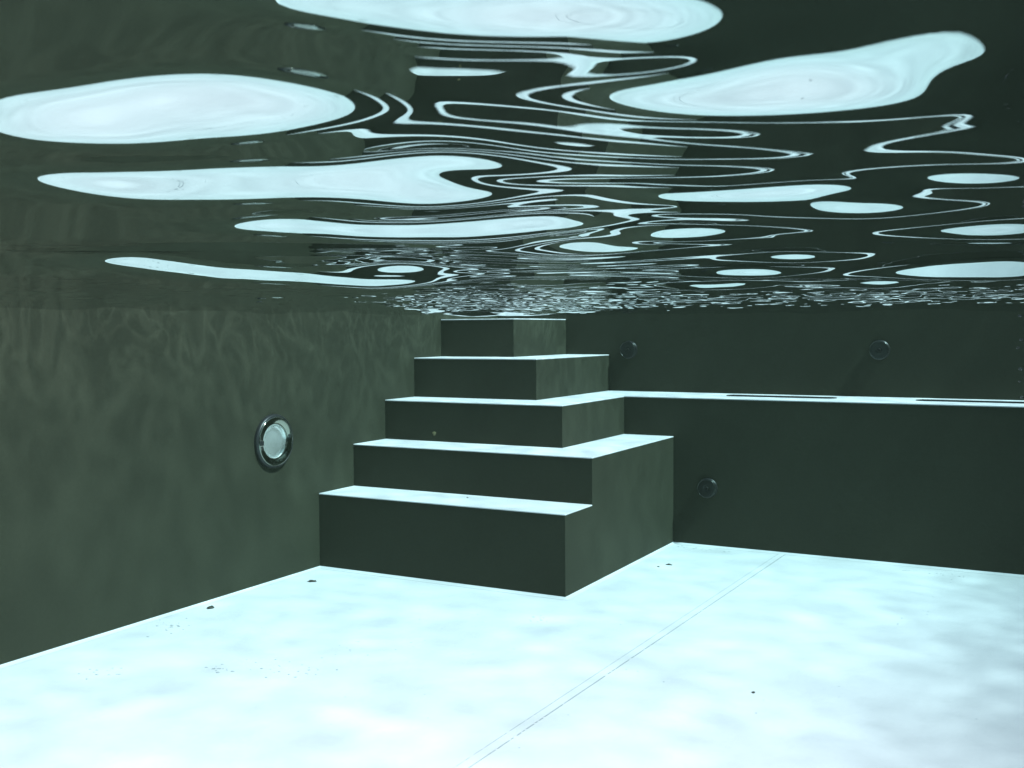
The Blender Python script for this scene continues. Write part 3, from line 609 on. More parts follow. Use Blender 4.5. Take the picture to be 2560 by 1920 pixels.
        -246, -208, -155, -102, -50, 9, 73, 127, 162, 174, 192, 197, 137, 84, 52, 31, 20, 12, 9, 6, 5, 3, 3, 2, 2, 1,
        1)),
    (65, 0, (29, 4, -9, -19, -30, -42, -55, -66, -71, -67, -46, -4, 19, 27, 30, 33, 40, 50, 61, 59, 48, 36, 29, 28,
        34, 39, 39, 35, 29, 22, 15, 8, 2, -2, -6, -10, -12, -14, -19, -28, -42, -59, -84, -114, -144, -168, -174,
        -153, -121, -93, -70, -49, -33, -21, -24, -38, -57, -77, -98, -120, -145, -173, -200, -220, -229, -220, -190,
        -150, -107, -64, -11, 46, 72, 74, 83, 93, 98, 60, 32, 17, 9, 5, 3, 3, 4, 3, 4, 3, 3, 2, 2, 1, 1)),
    (66, 0, (8, -6, -11, -16, -24, -34, -46, -60, -73, -81, -74, -35, -4, 9, 16, 25, 38, 43, 52, 55, 49, 40, 35, 32,
        35, 42, 47, 47, 44, 38, 32, 26, 21, 16, 13, 10, 8, 7, 3, -4, -14, -28, -49, -75, -105, -130, -140, -128, -100,
        -74, -53, -32, -15, 0, 1, -10, -27, -48, -70, -93, -117, -143, -167, -186, -198, -195, -176, -149, -123, -103,
        -83, -61, -54, -53, -42, -32, -22, -25, -26, -23, -18, -13, -8, -4, 0, 2, 2, 3, 3, 3, 2, 2, 1, 1)),
    (67, 0, (-58, -25, -18, -16, -18, -23, -33, -46, -61, -73, -75, -55, -30, -14, -4, 10, 37, 43, 46, 48, 44, 40, 37,
        37, 38, 41, 47, 52, 52, 49, 45, 40, 35, 31, 28, 25, 23, 22, 21, 16, 9, -3, -18, -40, -65, -88, -100, -97, -79,
        -55, -36, -15, 4, 21, 28, 20, 5, -15, -37, -60, -84, -108, -131, -152, -167, -173, -165, -151, -144, -150,
        -175, -192, -173, -163, -152, -142, -130, -108, -85, -65, -47, -32, -20, -11, -4, 0, 2, 3, 3, 3, 2, 2, 1, 1, 1)),
    (68, 0, (-12, -18, -20, -18, -14, -14, -17, -26, -38, -50, -57, -52, -42, -32, -27, -18, 14, 34, 41, 41, 37, 34,
        34, 38, 40, 41, 44, 50, 55, 55, 53, 49, 45, 42, 40, 37, 34, 34, 34, 31, 25, 17, 6, -8, -27, -47, -61, -65,
        -59, -40, -22, -1, 19, 39, 50, 47, 35, 17, -4, -26, -49, -72, -95, -117, -135, -149, -153, -149, -154, -176,
        -221, -275, -296, -290, -280, -274, -246, -189, -144, -106, -76, -51, -32, -18, -9, -2, 1, 3, 3, 3, 3, 2, 2,
        1, 1)),
    (69, 0, (23, -17, -26, -22, -15, -9, -4, -5, -12, -22, -32, -39, -40, -39, -35, -25, -1, 22, 34, 37, 35, 30, 27,
        31, 37, 39, 41, 45, 51, 56, 57, 55, 52, 49, 48, 46, 43, 43, 43, 42, 38, 31, 22, 13, 3, -12, -26, -35, -36,
        -26, -9, 10, 32, 52, 68, 71, 62, 46, 28, 7, -15, -38, -60, -82, -103, -120, -134, -143, -157, -183, -225,
        -279, -321, -339, -352, -368, -352, -271, -198, -142, -99, -66, -42, -24, -12, -4, 0, 3, 4, 3, 3, 3, 2, 1, 1)),
    (70, 0, (-27, -47, -44, -32, -22, -10, 3, 11, 12, 5, -6, -19, -31, -38, -34, -24, -2, 19, 32, 36, 35, 29, 25, 25,
        31, 36, 40, 43, 46, 51, 57, 57, 55, 52, 52, 51, 49, 49, 50, 49, 46, 40, 31, 22, 16, 7, -4, -14, -19, -14, 0,
        19, 42, 63, 80, 89, 86, 74, 57, 38, 17, -5, -27, -48, -68, -86, -104, -121, -141, -170, -215, -273, -319,
        -348, -368, -377, -356, -294, -224, -163, -114, -76, -48, -28, -14, -6, 0, 3, 4, 4, 3, 3, 2, 1, 1, 1)),
    (71, 0, (-158, -101, -71, -47, -33, -22, -5, 13, 22, 23, 15, -2, -21, -36, -35, -26, -4, 19, 32, 36, 36, 30, 25,
        23, 26, 32, 37, 40, 41, 44, 50, 54, 55, 52, 51, 52, 52, 53, 54, 54, 51, 45, 34, 22, 14, 9, 5, -3, -9, -7, 6,
        24, 46, 68, 88, 103, 106, 99, 85, 67, 47, 26, 5, -14, -33, -51, -69, -89, -114, -151, -206, -265, -305, -332,
        -351, -360, -345, -292, -227, -167, -117, -79, -50, -29, -15, -6, 0, 3, 4, 4, 4, 3, 2, 1, 1)),
    (72, 0, (-202, -126, -88, -60, -41, -34, -24, -7, 9, 23, 26, 8, -16, -38, -45, -38, -15, 15, 29, 34, 34, 31, 26,
        23, 22, 26, 32, 35, 36, 38, 42, 48, 50, 49, 48, 49, 51, 52, 53, 55, 54, 49, 39, 26, 13, 3, 0, -3, -6, -5, 4,
        22, 44, 70, 92, 114, 123, 121, 111, 95, 77, 56, 36, 16, -2, -20, -40, -62, -92, -140, -201, -248, -277, -298,
        -313, -319, -305, -262, -208, -156, -110, -74, -47, -28, -14, -5, 0, 3, 4, 5, 4, 3, 2, 2, 1, 1)),
    (73, 0, (-157, -110, -83, -62, -43, -35, -28, -20, -9, 8, 20, 7, -17, -40, -54, -57, -42, -5, 16, 27, 31, 29, 25,
        22, 20, 21, 24, 26, 27, 29, 34, 40, 44, 43, 42, 41, 43, 45, 45, 47, 49, 47, 40, 28, 15, 2, -6, -12, -14, -11,
        -3, 13, 38, 67, 94, 120, 138, 142, 136, 123, 105, 85, 64, 42, 21, 1, -21, -47, -85, -140, -191, -221, -240,
        -253, -261, -262, -248, -217, -176, -134, -96, -65, -42, -25, -12, -4, 1, 3, 5, 4, 4, 3, 2, 2, 1, 1)),
    (74, 0, (-61, -72, -68, -56, -38, -26, -20, -18, -18, -11, 2, -3, -22, -45, -63, -72, -68, -40, -11, 12, 23, 24,
        20, 17, 16, 17, 20, 20, 19, 20, 24, 32, 36, 36, 33, 29, 29, 31, 33, 35, 36, 36, 33, 24, 14, 2, -8, -17, -23,
        -22, -13, 3, 30, 64, 97, 127, 150, 160, 159, 149, 132, 111, 88, 64, 39, 14, -12, -48, -98, -145, -173, -187,
        -196, -201, -204, -201, -190, -167, -138, -106, -77, -53, -34, -20, -10, -3, 1, 4, 4, 4, 4, 3, 2, 2, 1)),
    (75, 1, (-52, -58, -46, -28, -12, -3, -1, -4, -4, -2, -9, -24, -46, -66, -79, -79, -64, -40, -12, 10, 18, 19, 18,
        17, 17, 19, 18, 15, 13, 16, 23, 29, 29, 24, 18, 14, 12, 16, 20, 24, 22, 19, 13, 6, -3, -13, -23, -29, -31,
        -25, -7, 22, 60, 100, 133, 158, 173, 179, 174, 158, 136, 111, 84, 55, 25, -6, -47, -98, -128, -139, -144,
        -146, -147, -148, -145, -137, -121, -101, -79, -57, -40, -26, -14, -6, -1, 2, 4, 4, 4, 4, 3, 2, 1, 1, 1)),
    (76, 0, (-78, -78, -66, -42, -18, 4, 18, 21, 18, 14, 8, -4, -20, -40, -61, -76, -82, -76, -61, -39, -11, 7, 17,
        22, 24, 23, 21, 18, 13, 10, 11, 15, 20, 20, 16, 10, 4, -1, -3, -2, 3, 6, 6, 3, -2, -10, -20, -31, -38, -41,
        -36, -20, 10, 51, 97, 137, 160, 179, 192, 194, 181, 158, 131, 102, 70, 33, -9, -39, -66, -80, -86, -89, -92,
        -94, -96, -95, -90, -81, -68, -54, -40, -28, -17, -9, -3, 1, 3, 4, 4, 4, 4, 3, 2, 1, 1)),
    (77, 0, (-142, -114, -85, -49, -16, 17, 38, 45, 44, 39, 29, 14, -6, -28, -50, -67, -76, -76, -67, -49, -24, -2,
        16, 29, 36, 34, 28, 20, 12, 7, 6, 9, 11, 9, 5, 0, -5, -11, -14, -17, -16, -13, -11, -9, -7, -11, -21, -32,
        -42, -49, -48, -37, -13, 28, 81, 132, 151, 170, 196, 207, 195, 170, 143, 118, 91, 61, 28, 6, -5, -14, -22,
        -31, -38, -44, -49, -51, -51, -47, -41, -33, -25, -17, -10, -5, -1, 2, 4, 4, 4, 4, 3, 3, 2, 1, 1)),
    (78, 0, (-220, -145, -105, -67, -28, 19, 49, 64, 68, 65, 54, 36, 14, -11, -34, -53, -65, -70, -65, -53, -31, -8,
        12, 32, 46, 46, 37, 24, 12, 1, -2, 3, 6, 4, 0, -6, -10, -14, -15, -14, -15, -16, -19, -20, -15, -13, -20, -30,
        -42, -52, -58, -56, -45, -18, 29, 93, 113, 133, 181, 202, 190, 164, 141, 124, 112, 101, 90, 80, 72, 59, 42,
        26, 11, -1, -10, -17, -20, -22, -20, -17, -13, -9, -5, -2, 1, 3, 4, 4, 4, 3, 3, 2, 1, 1)),
    (79, 0, (-162, -136, -112, -83, -50, 0, 43, 71, 87, 88, 78, 60, 36, 9, -17, -38, -53, -62, -62, -55, -37, -17, 2,
        26, 49, 53, 44, 30, 15, 0, -7, -6, 2, 3, 0, -4, -8, -10, -9, -5, -4, -8, -15, -23, -26, -22, -23, -29, -40,
        -52, -65, -74, -82, -84, -81, -46, 13, 58, 123, 157, 150, 131, 115, 109, 116, 131, 146, 150, 142, 123, 98, 72,
        51, 34, 20, 10, 3, -1, -3, -3, -3, -2, 0, 2, 3, 4, 4, 4, 4, 3, 2, 2, 1, 1)),
    (80, 0, (-101, -123, -115, -93, -62, -17, 29, 70, 98, 105, 98, 81, 58, 31, 3, -22, -42, -54, -60, -59, -47, -32,
        -19, 5, 37, 49, 45, 34, 20, 6, -4, -8, -4, 1, 2, 1, -1, -3, -2, 6, 10, 5, -4, -15, -22, -23, -24, -29, -39,
        -54, -72, -89, -106, -120, -127, -110, -75, -61, -32, 13, 53, 68, 73, 80, 98, 133, 174, 192, 186, 162, 131,
        101, 77, 58, 43, 30, 21, 15, 10, 7, 5, 4, 4, 4, 5, 4, 4, 3, 3, 2, 2, 1, 1)),
    (81, 0, (-145, -141, -127, -104, -75, -35, 8, 57, 99, 112, 109, 96, 77, 52, 23, -5, -29, -46, -58, -64, -60, -52,
        -43, -25, 9, 34, 39, 35, 26, 13, 2, -6, -6, -2, 4, 6, 6, 4, 5, 12, 20, 18, 9, 0, -8, -12, -17, -24, -37, -52,
        -72, -92, -114, -131, -138, -127, -112, -118, -110, -69, -22, 9, 26, 38, 55, 90, 145, 174, 175, 158, 130, 106,
        86, 71, 57, 46, 35, 27, 20, 15, 11, 9, 7, 6, 5, 5, 4, 3, 2, 2, 1, 1, 1)),
    (82, 0, (-195, -165, -139, -113, -88, -57, -24, 22, 78, 106, 112, 105, 90, 69, 42, 13, -13, -35, -51, -61, -63,
        -59, -53, -39, -14, 12, 26, 30, 29, 21, 9, 1, -2, 0, 5, 10, 13, 11, 10, 14, 22, 26, 22, 17, 11, 6, 1, -8, -23,
        -41, -61, -84, -107, -127, -139, -142, -139, -136, -121, -93, -59, -32, -17, -12, -11, -10, 9, 54, 82, 94, 93,
        88, 82, 74, 65, 56, 46, 37, 29, 22, 17, 12, 9, 7, 6, 5, 4, 3, 2, 1)),
    (83, 0, (-265, -180, -143, -118, -98, -75, -47, -5, 53, 94, 109, 108, 98, 80, 57, 30, 4, -18, -36, -48, -53, -53,
        -46, -34, -15, 7, 20, 25, 27, 24, 16, 10, 8, 10, 11, 16, 20, 20, 19, 22, 29, 35, 34, 31, 28, 24, 20, 12, -3,
        -23, -45, -68, -92, -114, -132, -145, -152, -149, -127, -103, -78, -58, -50, -54, -68, -90, -115, -106, -71,
        -17, 28, 55, 67, 71, 68, 62, 54, 45, 36, 27, 20, 14, 10, 8, 6, 4, 3, 3, 2, 1)),
    (84, 0, (-165, -146, -129, -114, -102, -86, -61, -22, 32, 82, 100, 104, 98, 85, 65, 42, 19, 0, -14, -27, -37, -40,
        -33, -19, -2, 14, 24, 27, 27, 27, 23, 21, 25, 29, 26, 26, 31, 32, 33, 36, 40, 43, 42, 39, 36, 35, 34, 29, 14,
        -5, -26, -49, -73, -96, -118, -138, -153, -158, -140, -112, -89, -74, -72, -84, -107, -138, -165, -160, -123,
        -67, -11, 28, 52, 64, 67, 65, 59, 50, 40, 31, 23, 16, 11, 7, 5, 4, 3, 2, 1, 0, 0, -1, -1, -1)),
    (85, 0, (-108, -108, -107, -103, -99, -91, -72, -40, 3, 55, 81, 93, 92, 81, 65, 47, 27, 12, 4, -9, -22, -28, -22,
        -5, 15, 27, 34, 35, 34, 31, 28, 29, 40, 51, 43, 33, 36, 42, 46, 50, 50, 49, 44, 36, 29, 27, 31, 34, 24, 8,
        -11, -32, -54, -76, -99, -121, -140, -150, -141, -114, -90, -78, -81, -98, -124, -153, -172, -164, -130, -80,
        -28, 13, 41, 57, 64, 64, 59, 50, 41, 31, 23, 16, 11, 7, 5, 3, 2, 2, 1, 0, 0, -1, -1, -1, -1)),
    (86, 0, (-47, -69, -82, -88, -91, -89, -77, -50, -14, 30, 65, 80, 85, 75, 60, 43, 22, 6, 8, -2, -16, -24, -21, -2,
        24, 35, 42, 44, 41, 32, 25, 25, 41, 62, 49, 34, 31, 37, 48, 54, 54, 52, 42, 28, 17, 9, 10, 19, 19, 11, 0, -16,
        -35, -55, -77, -98, -117, -127, -123, -102, -79, -68, -73, -91, -117, -141, -157, -152, -122, -77, -31, 7, 33,
        50, 57, 57, 52, 46, 38, 29, 22, 15, 10, 6, 4, 3, 2, 1, 1, 0, 0, -1, -1, -1, -1)),
    (87, 0, (-9, -38, -59, -72, -81, -83, -75, -53, -21, 12, 46, 67, 79, 72, 52, 31, 5, -19, -13, -11, -18, -27, -31,
        -22, 7, 28, 43, 50, 46, 31, 16, 7, 14, 32, 28, 19, 14, 16, 29, 41, 43, 46, 36, 21, 7, -4, -9, -2, 7, 9, 5, -4,
        -18, -35, -53, -73, -90, -100, -100, -86, -65, -50, -55, -74, -98, -120, -132, -124, -97, -65, -31, -1, 22,
        38, 46, 48, 45, 40, 33, 26, 19, 13, 8, 4, 2, 1, 1, 1, 1, 0, 0, -1, -1, -1, -1)),
    (88, 0, (19, -14, -40, -58, -69, -71, -62, -40, -11, 12, 35, 53, 65, 64, 41, 13, -8, -27, -24, -18, -17, -26, -35,
        -31, -9, 19, 41, 53, 51, 35, 13, -10, -23, 3, 8, 2, -4, -8, 0, 14, 14, 17, 17, 10, 0, -10, -14, -10, 0, 7, 10,
        5, -4, -16, -31, -47, -64, -75, -80, -75, -59, -41, -43, -59, -81, -101, -113, -108, -84, -63, -37, -12, 8,
        24, 34, 39, 39, 35, 29, 23, 16, 11, 6, 3, 1, 0, 0, 0, 0, 0, 0, 0, -1, -1, -1)),
    (89, 0, (48, 4, -27, -47, -59, -60, -48, -25, 3, 21, 31, 36, 42, 38, 24, 3, -15, -30, -30, -24, -17, -27, -38,
        -36, -20, 6, 34, 55, 58, 48, 29, 7, -10, -2, -1, -7, -14, -18, -11, 3, 1, -3, -4, -5, -8, -12, -14, -9, -2, 4,
        10, 11, 7, -1, -12, -26, -40, -54, -64, -69, -68, -56, -47, -54, -71, -90, -106, -114, -106, -86, -63, -35,
        -12, 7, 21, 29, 31, 29, 25, 19, 14, 8, 4, 1, 0, -1, -1, -1, 0, 0, 0, 0, 0, -1, -1)),
    (90, 0, (72, 9, -24, -43, -53, -52, -40, -19, 3, 25, 36, 35, 33, 25, 15, -1, -19, -35, -43, -42, -31, -38, -45,
        -44, -32, -8, 24, 52, 61, 58, 48, 33, 19, 13, 6, -5, -12, -19, -19, -9, -8, -11, -13, -13, -13, -13, -12, -7,
        -1, 3, 7, 11, 12, 9, 3, -8, -21, -35, -48, -59, -67, -63, -52, -52, -64, -79, -98, -114, -117, -101, -82, -55,
        -29, -8, 9, 19, 24, 23, 20, 16, 11, 6, 3, 0, -1, -2, -2, -1, 0, 0, 0, 0, 0, -1, -1)),
    (91, 0, (26, -16, -37, -49, -55, -53, -40, -17, 5, 27, 43, 41, 36, 25, 13, -3, -22, -41, -56, -65, -55, -52, -55,
        -53, -43, -23, 9, 42, 54, 56, 54, 50, 44, 35, 24, 10, -2, -17, -29, -17, -11, -11, -12, -12, -12, -13, -11,
        -6, 0, 3, 5, 7, 10, 12, 11, 5, -5, -18, -31, -44, -56, -61, -57, -52, -55, -65, -80, -96, -103, -94, -80, -59,
        -39, -19, -1, 11, 16, 17, 15, 12, 8, 4, 1, -1, -2, -3, -3, -2, -1, 0, 0, 0, 0, 0, -1)),
    (92, 0, (-97, -64, -62, -66, -68, -63, -49, -28, -9, 16, 39, 44, 43, 31, 16, 0, -17, -35, -52, -63, -60, -57, -57,
        -54, -47, -31, -6, 27, 44, 48, 49, 52, 56, 51, 38, 25, 15, 2, -10, -7, -4, -3, -3, -5, -7, -9, -10, -7, -1, 3,
        5, 5, 5, 7, 11, 11, 6, -2, -14, -26, -38, -46, -47, -42, -39, -44, -55, -68, -77, -76, -69, -55, -40, -24, -8,
        2, 8, 11, 10, 8, 6, 3, 0, -2, -3, -3, -3, -3, -2, -1)),
    (93, 0, (-95, -82, -78, -81, -79, -74, -61, -43, -25, -3, 21, 36, 41, 33, 20, 6, -8, -22, -37, -48, -51, -52, -52,
        -49, -44, -28, -3, 24, 36, 36, 34, 38, 50, 52, 40, 27, 24, 21, 13, 12, 13, 13, 11, 8, 3, -1, -4, -4, -1, 3, 4,
        2, 0, 0, 3, 9, 11, 8, 1, -8, -17, -24, -26, -23, -20, -20, -28, -38, -48, -53, -54, -49, -38, -27, -17, -6, 4,
        7, 8, 7, 5, 2, 0, -3, -3, -3, -3, -3, -2, -1)),
    (94, 0, (-114, -90, -83, -83, -82, -78, -71, -56, -38, -15, 5, 22, 32, 32, 23, 11, -1, -13, -24, -33, -39, -42,
        -43, -42, -39, -27, -1, 24, 28, 20, 9, 4, 16, 27, 22, 14, 17, 26, 28, 24, 24, 24, 22, 19, 16, 11, 7, 3, 1, 0,
        0, -3, -6, -8, -7, -2, 6, 9, 8, 7, 1, -4, -5, -3, 0, 2, -1, -11, -23, -32, -38, -38, -31, -22, -14, -4, 4, 7,
        8, 7, 5, 3, 0, -2, -3, -3, -3, -2, -2, -1)),
    (95, 0, (-93, -80, -76, -77, -78, -78, -76, -67, -52, -29, -9, 9, 22, 26, 22, 13, 3, -7, -15, -23, -27, -32, -34,
        -35, -37, -35, -18, 11, 11, -1, -21, -38, -39, -22, -13, -12, -4, 11, 24, 23, 23, 26, 28, 29, 27, 23, 18, 12,
        6, 0, -4, -7, -11, -14, -17, -17, -10, -2, 5, 13, 13, 11, 10, 12, 14, 18, 17, 6, -7, -17, -23, -24, -20, -14,
        -6, 1, 7, 11, 11, 9, 7, 4, 1, -1, -3, -3, -3, -2, -1, -1)),
    (96, 0, (-60, -61, -63, -67, -71, -73, -74, -70, -59, -41, -20, 0, 15, 21, 19, 11, 2, -6, -13, -17, -18, -22, -23,
        -22, -29, -42, -48, -28, -21, -25, -39, -52, -54, -44, -37, -37, -37, -27, -3, 9, 13, 17, 24, 30, 33, 32, 29,
        23, 15, 7, -1, -7, -12, -17, -21, -22, -19, -14, -8, 2, 14, 21, 22, 20, 19, 19, 20, 10, -2, -11, -13, -12,
        -11, -5, 3, 11, 16, 17, 15, 12, 9, 6, 2, 0, -2, -2, -2, -2, -1, -1)),
    (97, 0, (-31, -41, -49, -55, -61, -66, -69, -67, -59, -44, -25, -5, 12, 17, 13, 5, -4, -12, -19, -21, -16, -16,
        -10, 0, -3, -20, -35, -34, -32, -36, -45, -53, -54, -49, -46, -45, -45, -35, -13, 3, 8, 12, 19, 28, 35, 38,
        37, 34, 27, 17, 8, -2, -10, -16, -21, -23, -21, -17, -13, -4, 15, 32, 34, 28, 19, 8, 1, -2, -8, -13, -14, -13,
        -11, -5, 4, 17, 23, 21, 17, 13, 10, 6, 3, 1, 0, -2, -2, -2, -1)),
    (98, 0, (-12, -25, -35, -44, -51, -57, -61, -61, -56, -47, -34, -15, 5, 9, 4, -4, -13, -23, -31, -34, -25, -16,
        -1, 25, 32, 13, -8, -18, -24, -31, -38, -44, -44, -41, -38, -38, -36, -27, -8, 5, 9, 14, 20, 28, 35, 41, 43,
        41, 35, 26, 16, 5, -3, -11, -16, -18, -17, -15, -12, -3, 15, 36, 41, 35, 23, 8, -3, -8, -13, -20, -28, -31,
        -20, -9, 2, 14, 21, 19, 16, 13, 10, 7, 4, 2, 0, -1, -2, -2, -1)),
    (99, 1, (-13, -24, -33, -41, -48, -52, -54, -52, -49, -43, -33, -14, -6, -7, -13, -22, -32, -40, -43, -35, -23,
        -7, 33, 56, 36, 15, 1, -7, -15, -22, -27, -27, -24, -22, -20, -19, -14, -5, 6, 13, 17, 21, 27, 30, 34, 39, 41,
        37, 30, 21, 12, 3, -4, -9, -12, -11, -11, -11, -9, 0, 19, 32, 34, 28, 16, 3, -5, -12, -20, -26, -24, -14, -4,
        0, 0, 3, 8, 11, 11, 9, 7, 4, 2, 1, 0, -1, -2, -1)),
    (100, 0, (8, -5, -15, -24, -32, -38, -43, -46, -47, -47, -45, -40, -27, -18, -18, -23, -32, -43, -52, -58, -59,
        -59, -60, -35, 22, 29, 23, 17, 11, 4, -4, -8, -9, -5, -2, 2, 6, 5, 6, 10, 12, 13, 16, 22, 21, 17, 17, 24, 27,
        28, 24, 17, 10, 3, -1, -3, -3, -5, -9, -12, -11, 2, 19, 30, 28, 21, 11, 1, -9, -16, -19, -17, -7, 3, 7, 3, 1,
        4, 8, 9, 8, 7, 4, 3, 1, 0, -1, -1, -1, 0, 0, 1, 1)),
    (101, 0, (11, 0, -9, -17, -24, -29, -34, -38, -40, -41, -41, -38, -30, -24, -25, -30, -40, -53, -65, -75, -82,
        -88, -90, -73, -20, 10, 23, 26, 26, 21, 13, 8, 5, 10, 16, 25, 33, 30, 22, 13, 5, -4, -5, 3, 4, 0, 1, 8, 16,
        22, 23, 19, 15, 12, 9, 6, 4, 3, 0, -5, -10, -5, 11, 25, 24, 23, 19, 8, -5, -13, -18, -15, -5, 6, 13, 9, 4, 4,
        6, 7, 7, 6, 4, 3, 1, 0, -1, -1, -1, 0, 0, 1, 1, 1)),
    (102, 0, (12, 3, -5, -11, -17, -22, -27, -30, -32, -32, -32, -30, -26, -23, -26, -34, -45, -60, -75, -88, -98,
        -103, -96, -72, -33, -3, 17, 29, 36, 32, 26, 22, 21, 24, 32, 45, 58, 55, 38, 18, -3, -21, -33, -32, -24, -18,
        -12, -3, 7, 16, 20, 21, 21, 22, 21, 17, 11, 9, 8, 5, 0, 0, 6, 11, 15, 23, 26, 12, -7, -20, -23, -24, -18, -5,
        4, 3, 1, 2, 4, 5, 6, 5, 4, 2, 1, 0, 0, 0, 0, 0, 0, 1, 1, 1)),
    (103, 0, (10, 4, -1, -7, -11, -16, -20, -23, -24, -24, -23, -21, -19, -18, -21, -30, -43, -60, -77, -92, -106,
        -113, -107, -80, -44, -16, 4, 19, 32, 32, 30, 30, 32, 32, 37, 53, 76, 71, 48, 21, -7, -31, -47, -51, -43, -33,
        -21, -8, 5, 16, 23, 27, 32, 36, 36, 31, 22, 15, 13, 12, 8, 8, 10, 13, 12, 16, 22, 7, -8, -21, -28, -34, -35,
        -34, -27, -17, -8, -2, 1, 3, 4, 4, 3, 2, 0, 0, 0, 0, 0, 0, 0, 1, 1, 1)),
    (104, 0, (8, 5, 1, -3, -7, -10, -14, -16, -17, -16, -16, -13, -12, -11, -14, -21, -31, -46, -67, -88, -107, -119,
        -117, -92, -54, -30, -15, -4, 11, 19, 25, 33, 41, 33, 21, 34, 64, 63, 42, 18, -7, -30, -45, -50, -44, -35,
        -22, -7, 7, 20, 31, 39, 46, 51, 51, 46, 38, 30, 26, 24, 19, 14, 13, 14, 0, -13, -21, -14, -11, -14, -20, -31,
        -37, -42, -38, -27, -14, -6, -1, 2, 3, 4, 3, 2, 0, -1, -1, 0, 0, 0, 0, 1, 1, 1)),
    (105, 0, (8, 4, 2, -2, -4, -7, -8, -10, -10, -11, -9, -7, -5, -5, -6, -11, -19, -33, -56, -81, -104, -121, -126,
        -110, -71, -44, -28, -13, 0, 6, 14, 26, 43, 23, -16, -38, -14, 14, 16, 8, -7, -24, -38, -43, -38, -30, -17, 0,
        15, 28, 38, 44, 48, 53, 57, 55, 51, 46, 44, 41, 32, 21, 9, 4, -9, -22, -29, -16, -6, -4, -7, -17, -26, -35,
        -34, -25, -16, -8, -2, 1, 3, 4, 3, 2, 0, -1, -1, -1, 0, 0, 0, 0, 1, 1)),
    (106, 0, (6, 4, 2, 0, -3, -4, -5, -5, -5, -4, -3, 0, 1, 2, 0, -4, -12, -26, -47, -72, -97, -119, -134, -136, -108,
        -72, -43, -20, -2, 0, -2, 2, 20, 9, -25, -53, -45, -20, -7, -4, -8, -18, -29, -36, -34, -24, -11, 6, 22, 35,
        40, 40, 38, 43, 52, 58, 59, 57, 57, 56, 45, 28, 7, -3, -9, -15, -17, -7, -2, 0, 3, -6, -19, -29, -31, -24,
        -17, -10, -4, 1, 4, 5, 4, 3, 0, -1, -1, -1, -1, 0, 0, 0, 1, 1)),
    (107, 0, (5, 4, 2, 0, -2, -3, -2, -2, -1, 0, 3, 5, 7, 7, 5, 1, -7, -20, -40, -63, -87, -109, -127, -134, -118,
        -89, -60, -37, -22, -20, -24, -35, -28, -15, -22, -35, -33, -21, -12, -7, -5, -10, -17, -24, -22, -13, -2, 11,
        27, 40, 43, 41, 38, 41, 51, 58, 59, 58, 60, 62, 54, 34, 10, -4, -9, -12, -12, -8, -7, -2, 10, -1, -18, -30,
        -34, -33, -26, -17, -7, -1, 4, 5, 5, 3, 2, -1, -1, -1, -1, -1, 0, 0, 0, 1)),
    (108, 0, (4, 3, 2, 0, -2, -2, -2, -1, 0, 3, 5, 8, 9, 10, 8, 4, -3, -15, -32, -52, -74, -95, -113, -121, -115, -97,
        -76, -59, -47, -45, -43, -44, -33, -15, -8, -5, -6, -8, -5, 0, 3, 2, -2, -5, -3, 3, 9, 16, 24, 35, 43, 45, 44,
        46, 50, 52, 48, 44, 42, 47, 46, 32, 13, -2, -10, -16, -19, -21, -24, -28, -25, -29, -34, -38, -40, -40, -33,
        -23, -12, -3, 2, 5, 5, 5, 2, 1, -1, -1, -1, -1, -1, 0, 0, 1)),
    (109, 0, (4, 2, 1, 0, 0, -1, -1, 0, 1, 3, 6, 8, 11, 11, 10, 7, 0, -10, -25, -42, -61, -81, -99, -109, -110, -102,
        -91, -80, -71, -67, -65, -65, -55, -30, -6, 14, 16, 9, 6, 10, 14, 15, 14, 15, 20, 26, 30, 29, 27, 30, 39, 42,
        43, 42, 41, 37, 28, 15, 1, -9, 4, 14, 7, -3, -11, -18, -23, -27, -36, -55, -66, -57, -47, -44, -44, -43, -37,
        -27, -16, -7, -1, 3, 5, 4, 4, 2, 0, -1, -1, -1, -1)),
    (110, 0, (3, 2, 0, 0, 0, 0, 0, 1, 1, 3, 5, 8, 10, 12, 11, 8, 3, -6, -18, -33, -50, -70, -87, -98, -104, -105,
        -101, -96, -88, -83, -81, -80, -74, -54, -30, 6, 20, 20, 17, 19, 22, 25, 29, 36, 46, 55, 60, 57, 49, 44, 43,
        44, 42, 37, 30, 24, 10, -8, -28, -43, -38, -15, -1, -3, -11, -17, -18, -24, -38, -55, -66, -59, -49, -45, -45,
        -44, -39, -29, -19, -10, -4, 1, 4, 5, 4, 3, 1, 0, -1, -1, -1)),
    (111, 0, (2, 1, 1, 0, 1, 0, 1, 0, 1, 2, 5, 7, 9, 11, 11, 9, 5, -2, -12, -25, -42, -59, -75, -89, -99, -101, -94,
        -99, -94, -88, -81, -77, -75, -71, -71, -45, -12, 7, 14, 19, 25, 32, 42, 55, 72, 89, 98, 94, 81, 67, 58, 52,
        44, 33, 21, 9, -5, -21, -38, -50, -47, -23, -2, -6, -15, -20, -26, -33, -42, -49, -57, -56, -50, -44, -45,
        -44, -38, -30, -20, -13, -6, -1, 3, 4, 4, 3, 2, 0, 0, -1, -1, -1)),
    (112, 0, (-1, 1, 1, 1, 1, 1, 0, 1, 1, 2, 4, 6, 8, 10, 10, 10, 7, 1, -7, -19, -34, -51, -68, -86, -101, -102, -83,
        -85, -88, -85, -81, -80, -78, -71, -73, -56, -29, -8, 6, 14, 22, 33, 47, 66, 91, 119, 138, 133, 114, 92, 71,
        55, 43, 28, 12, -1, -13, -27, -42, -55, -56, -37, -7, -13, -24, -34, -50, -65, -61, -50, -49, -44, -39, -35,
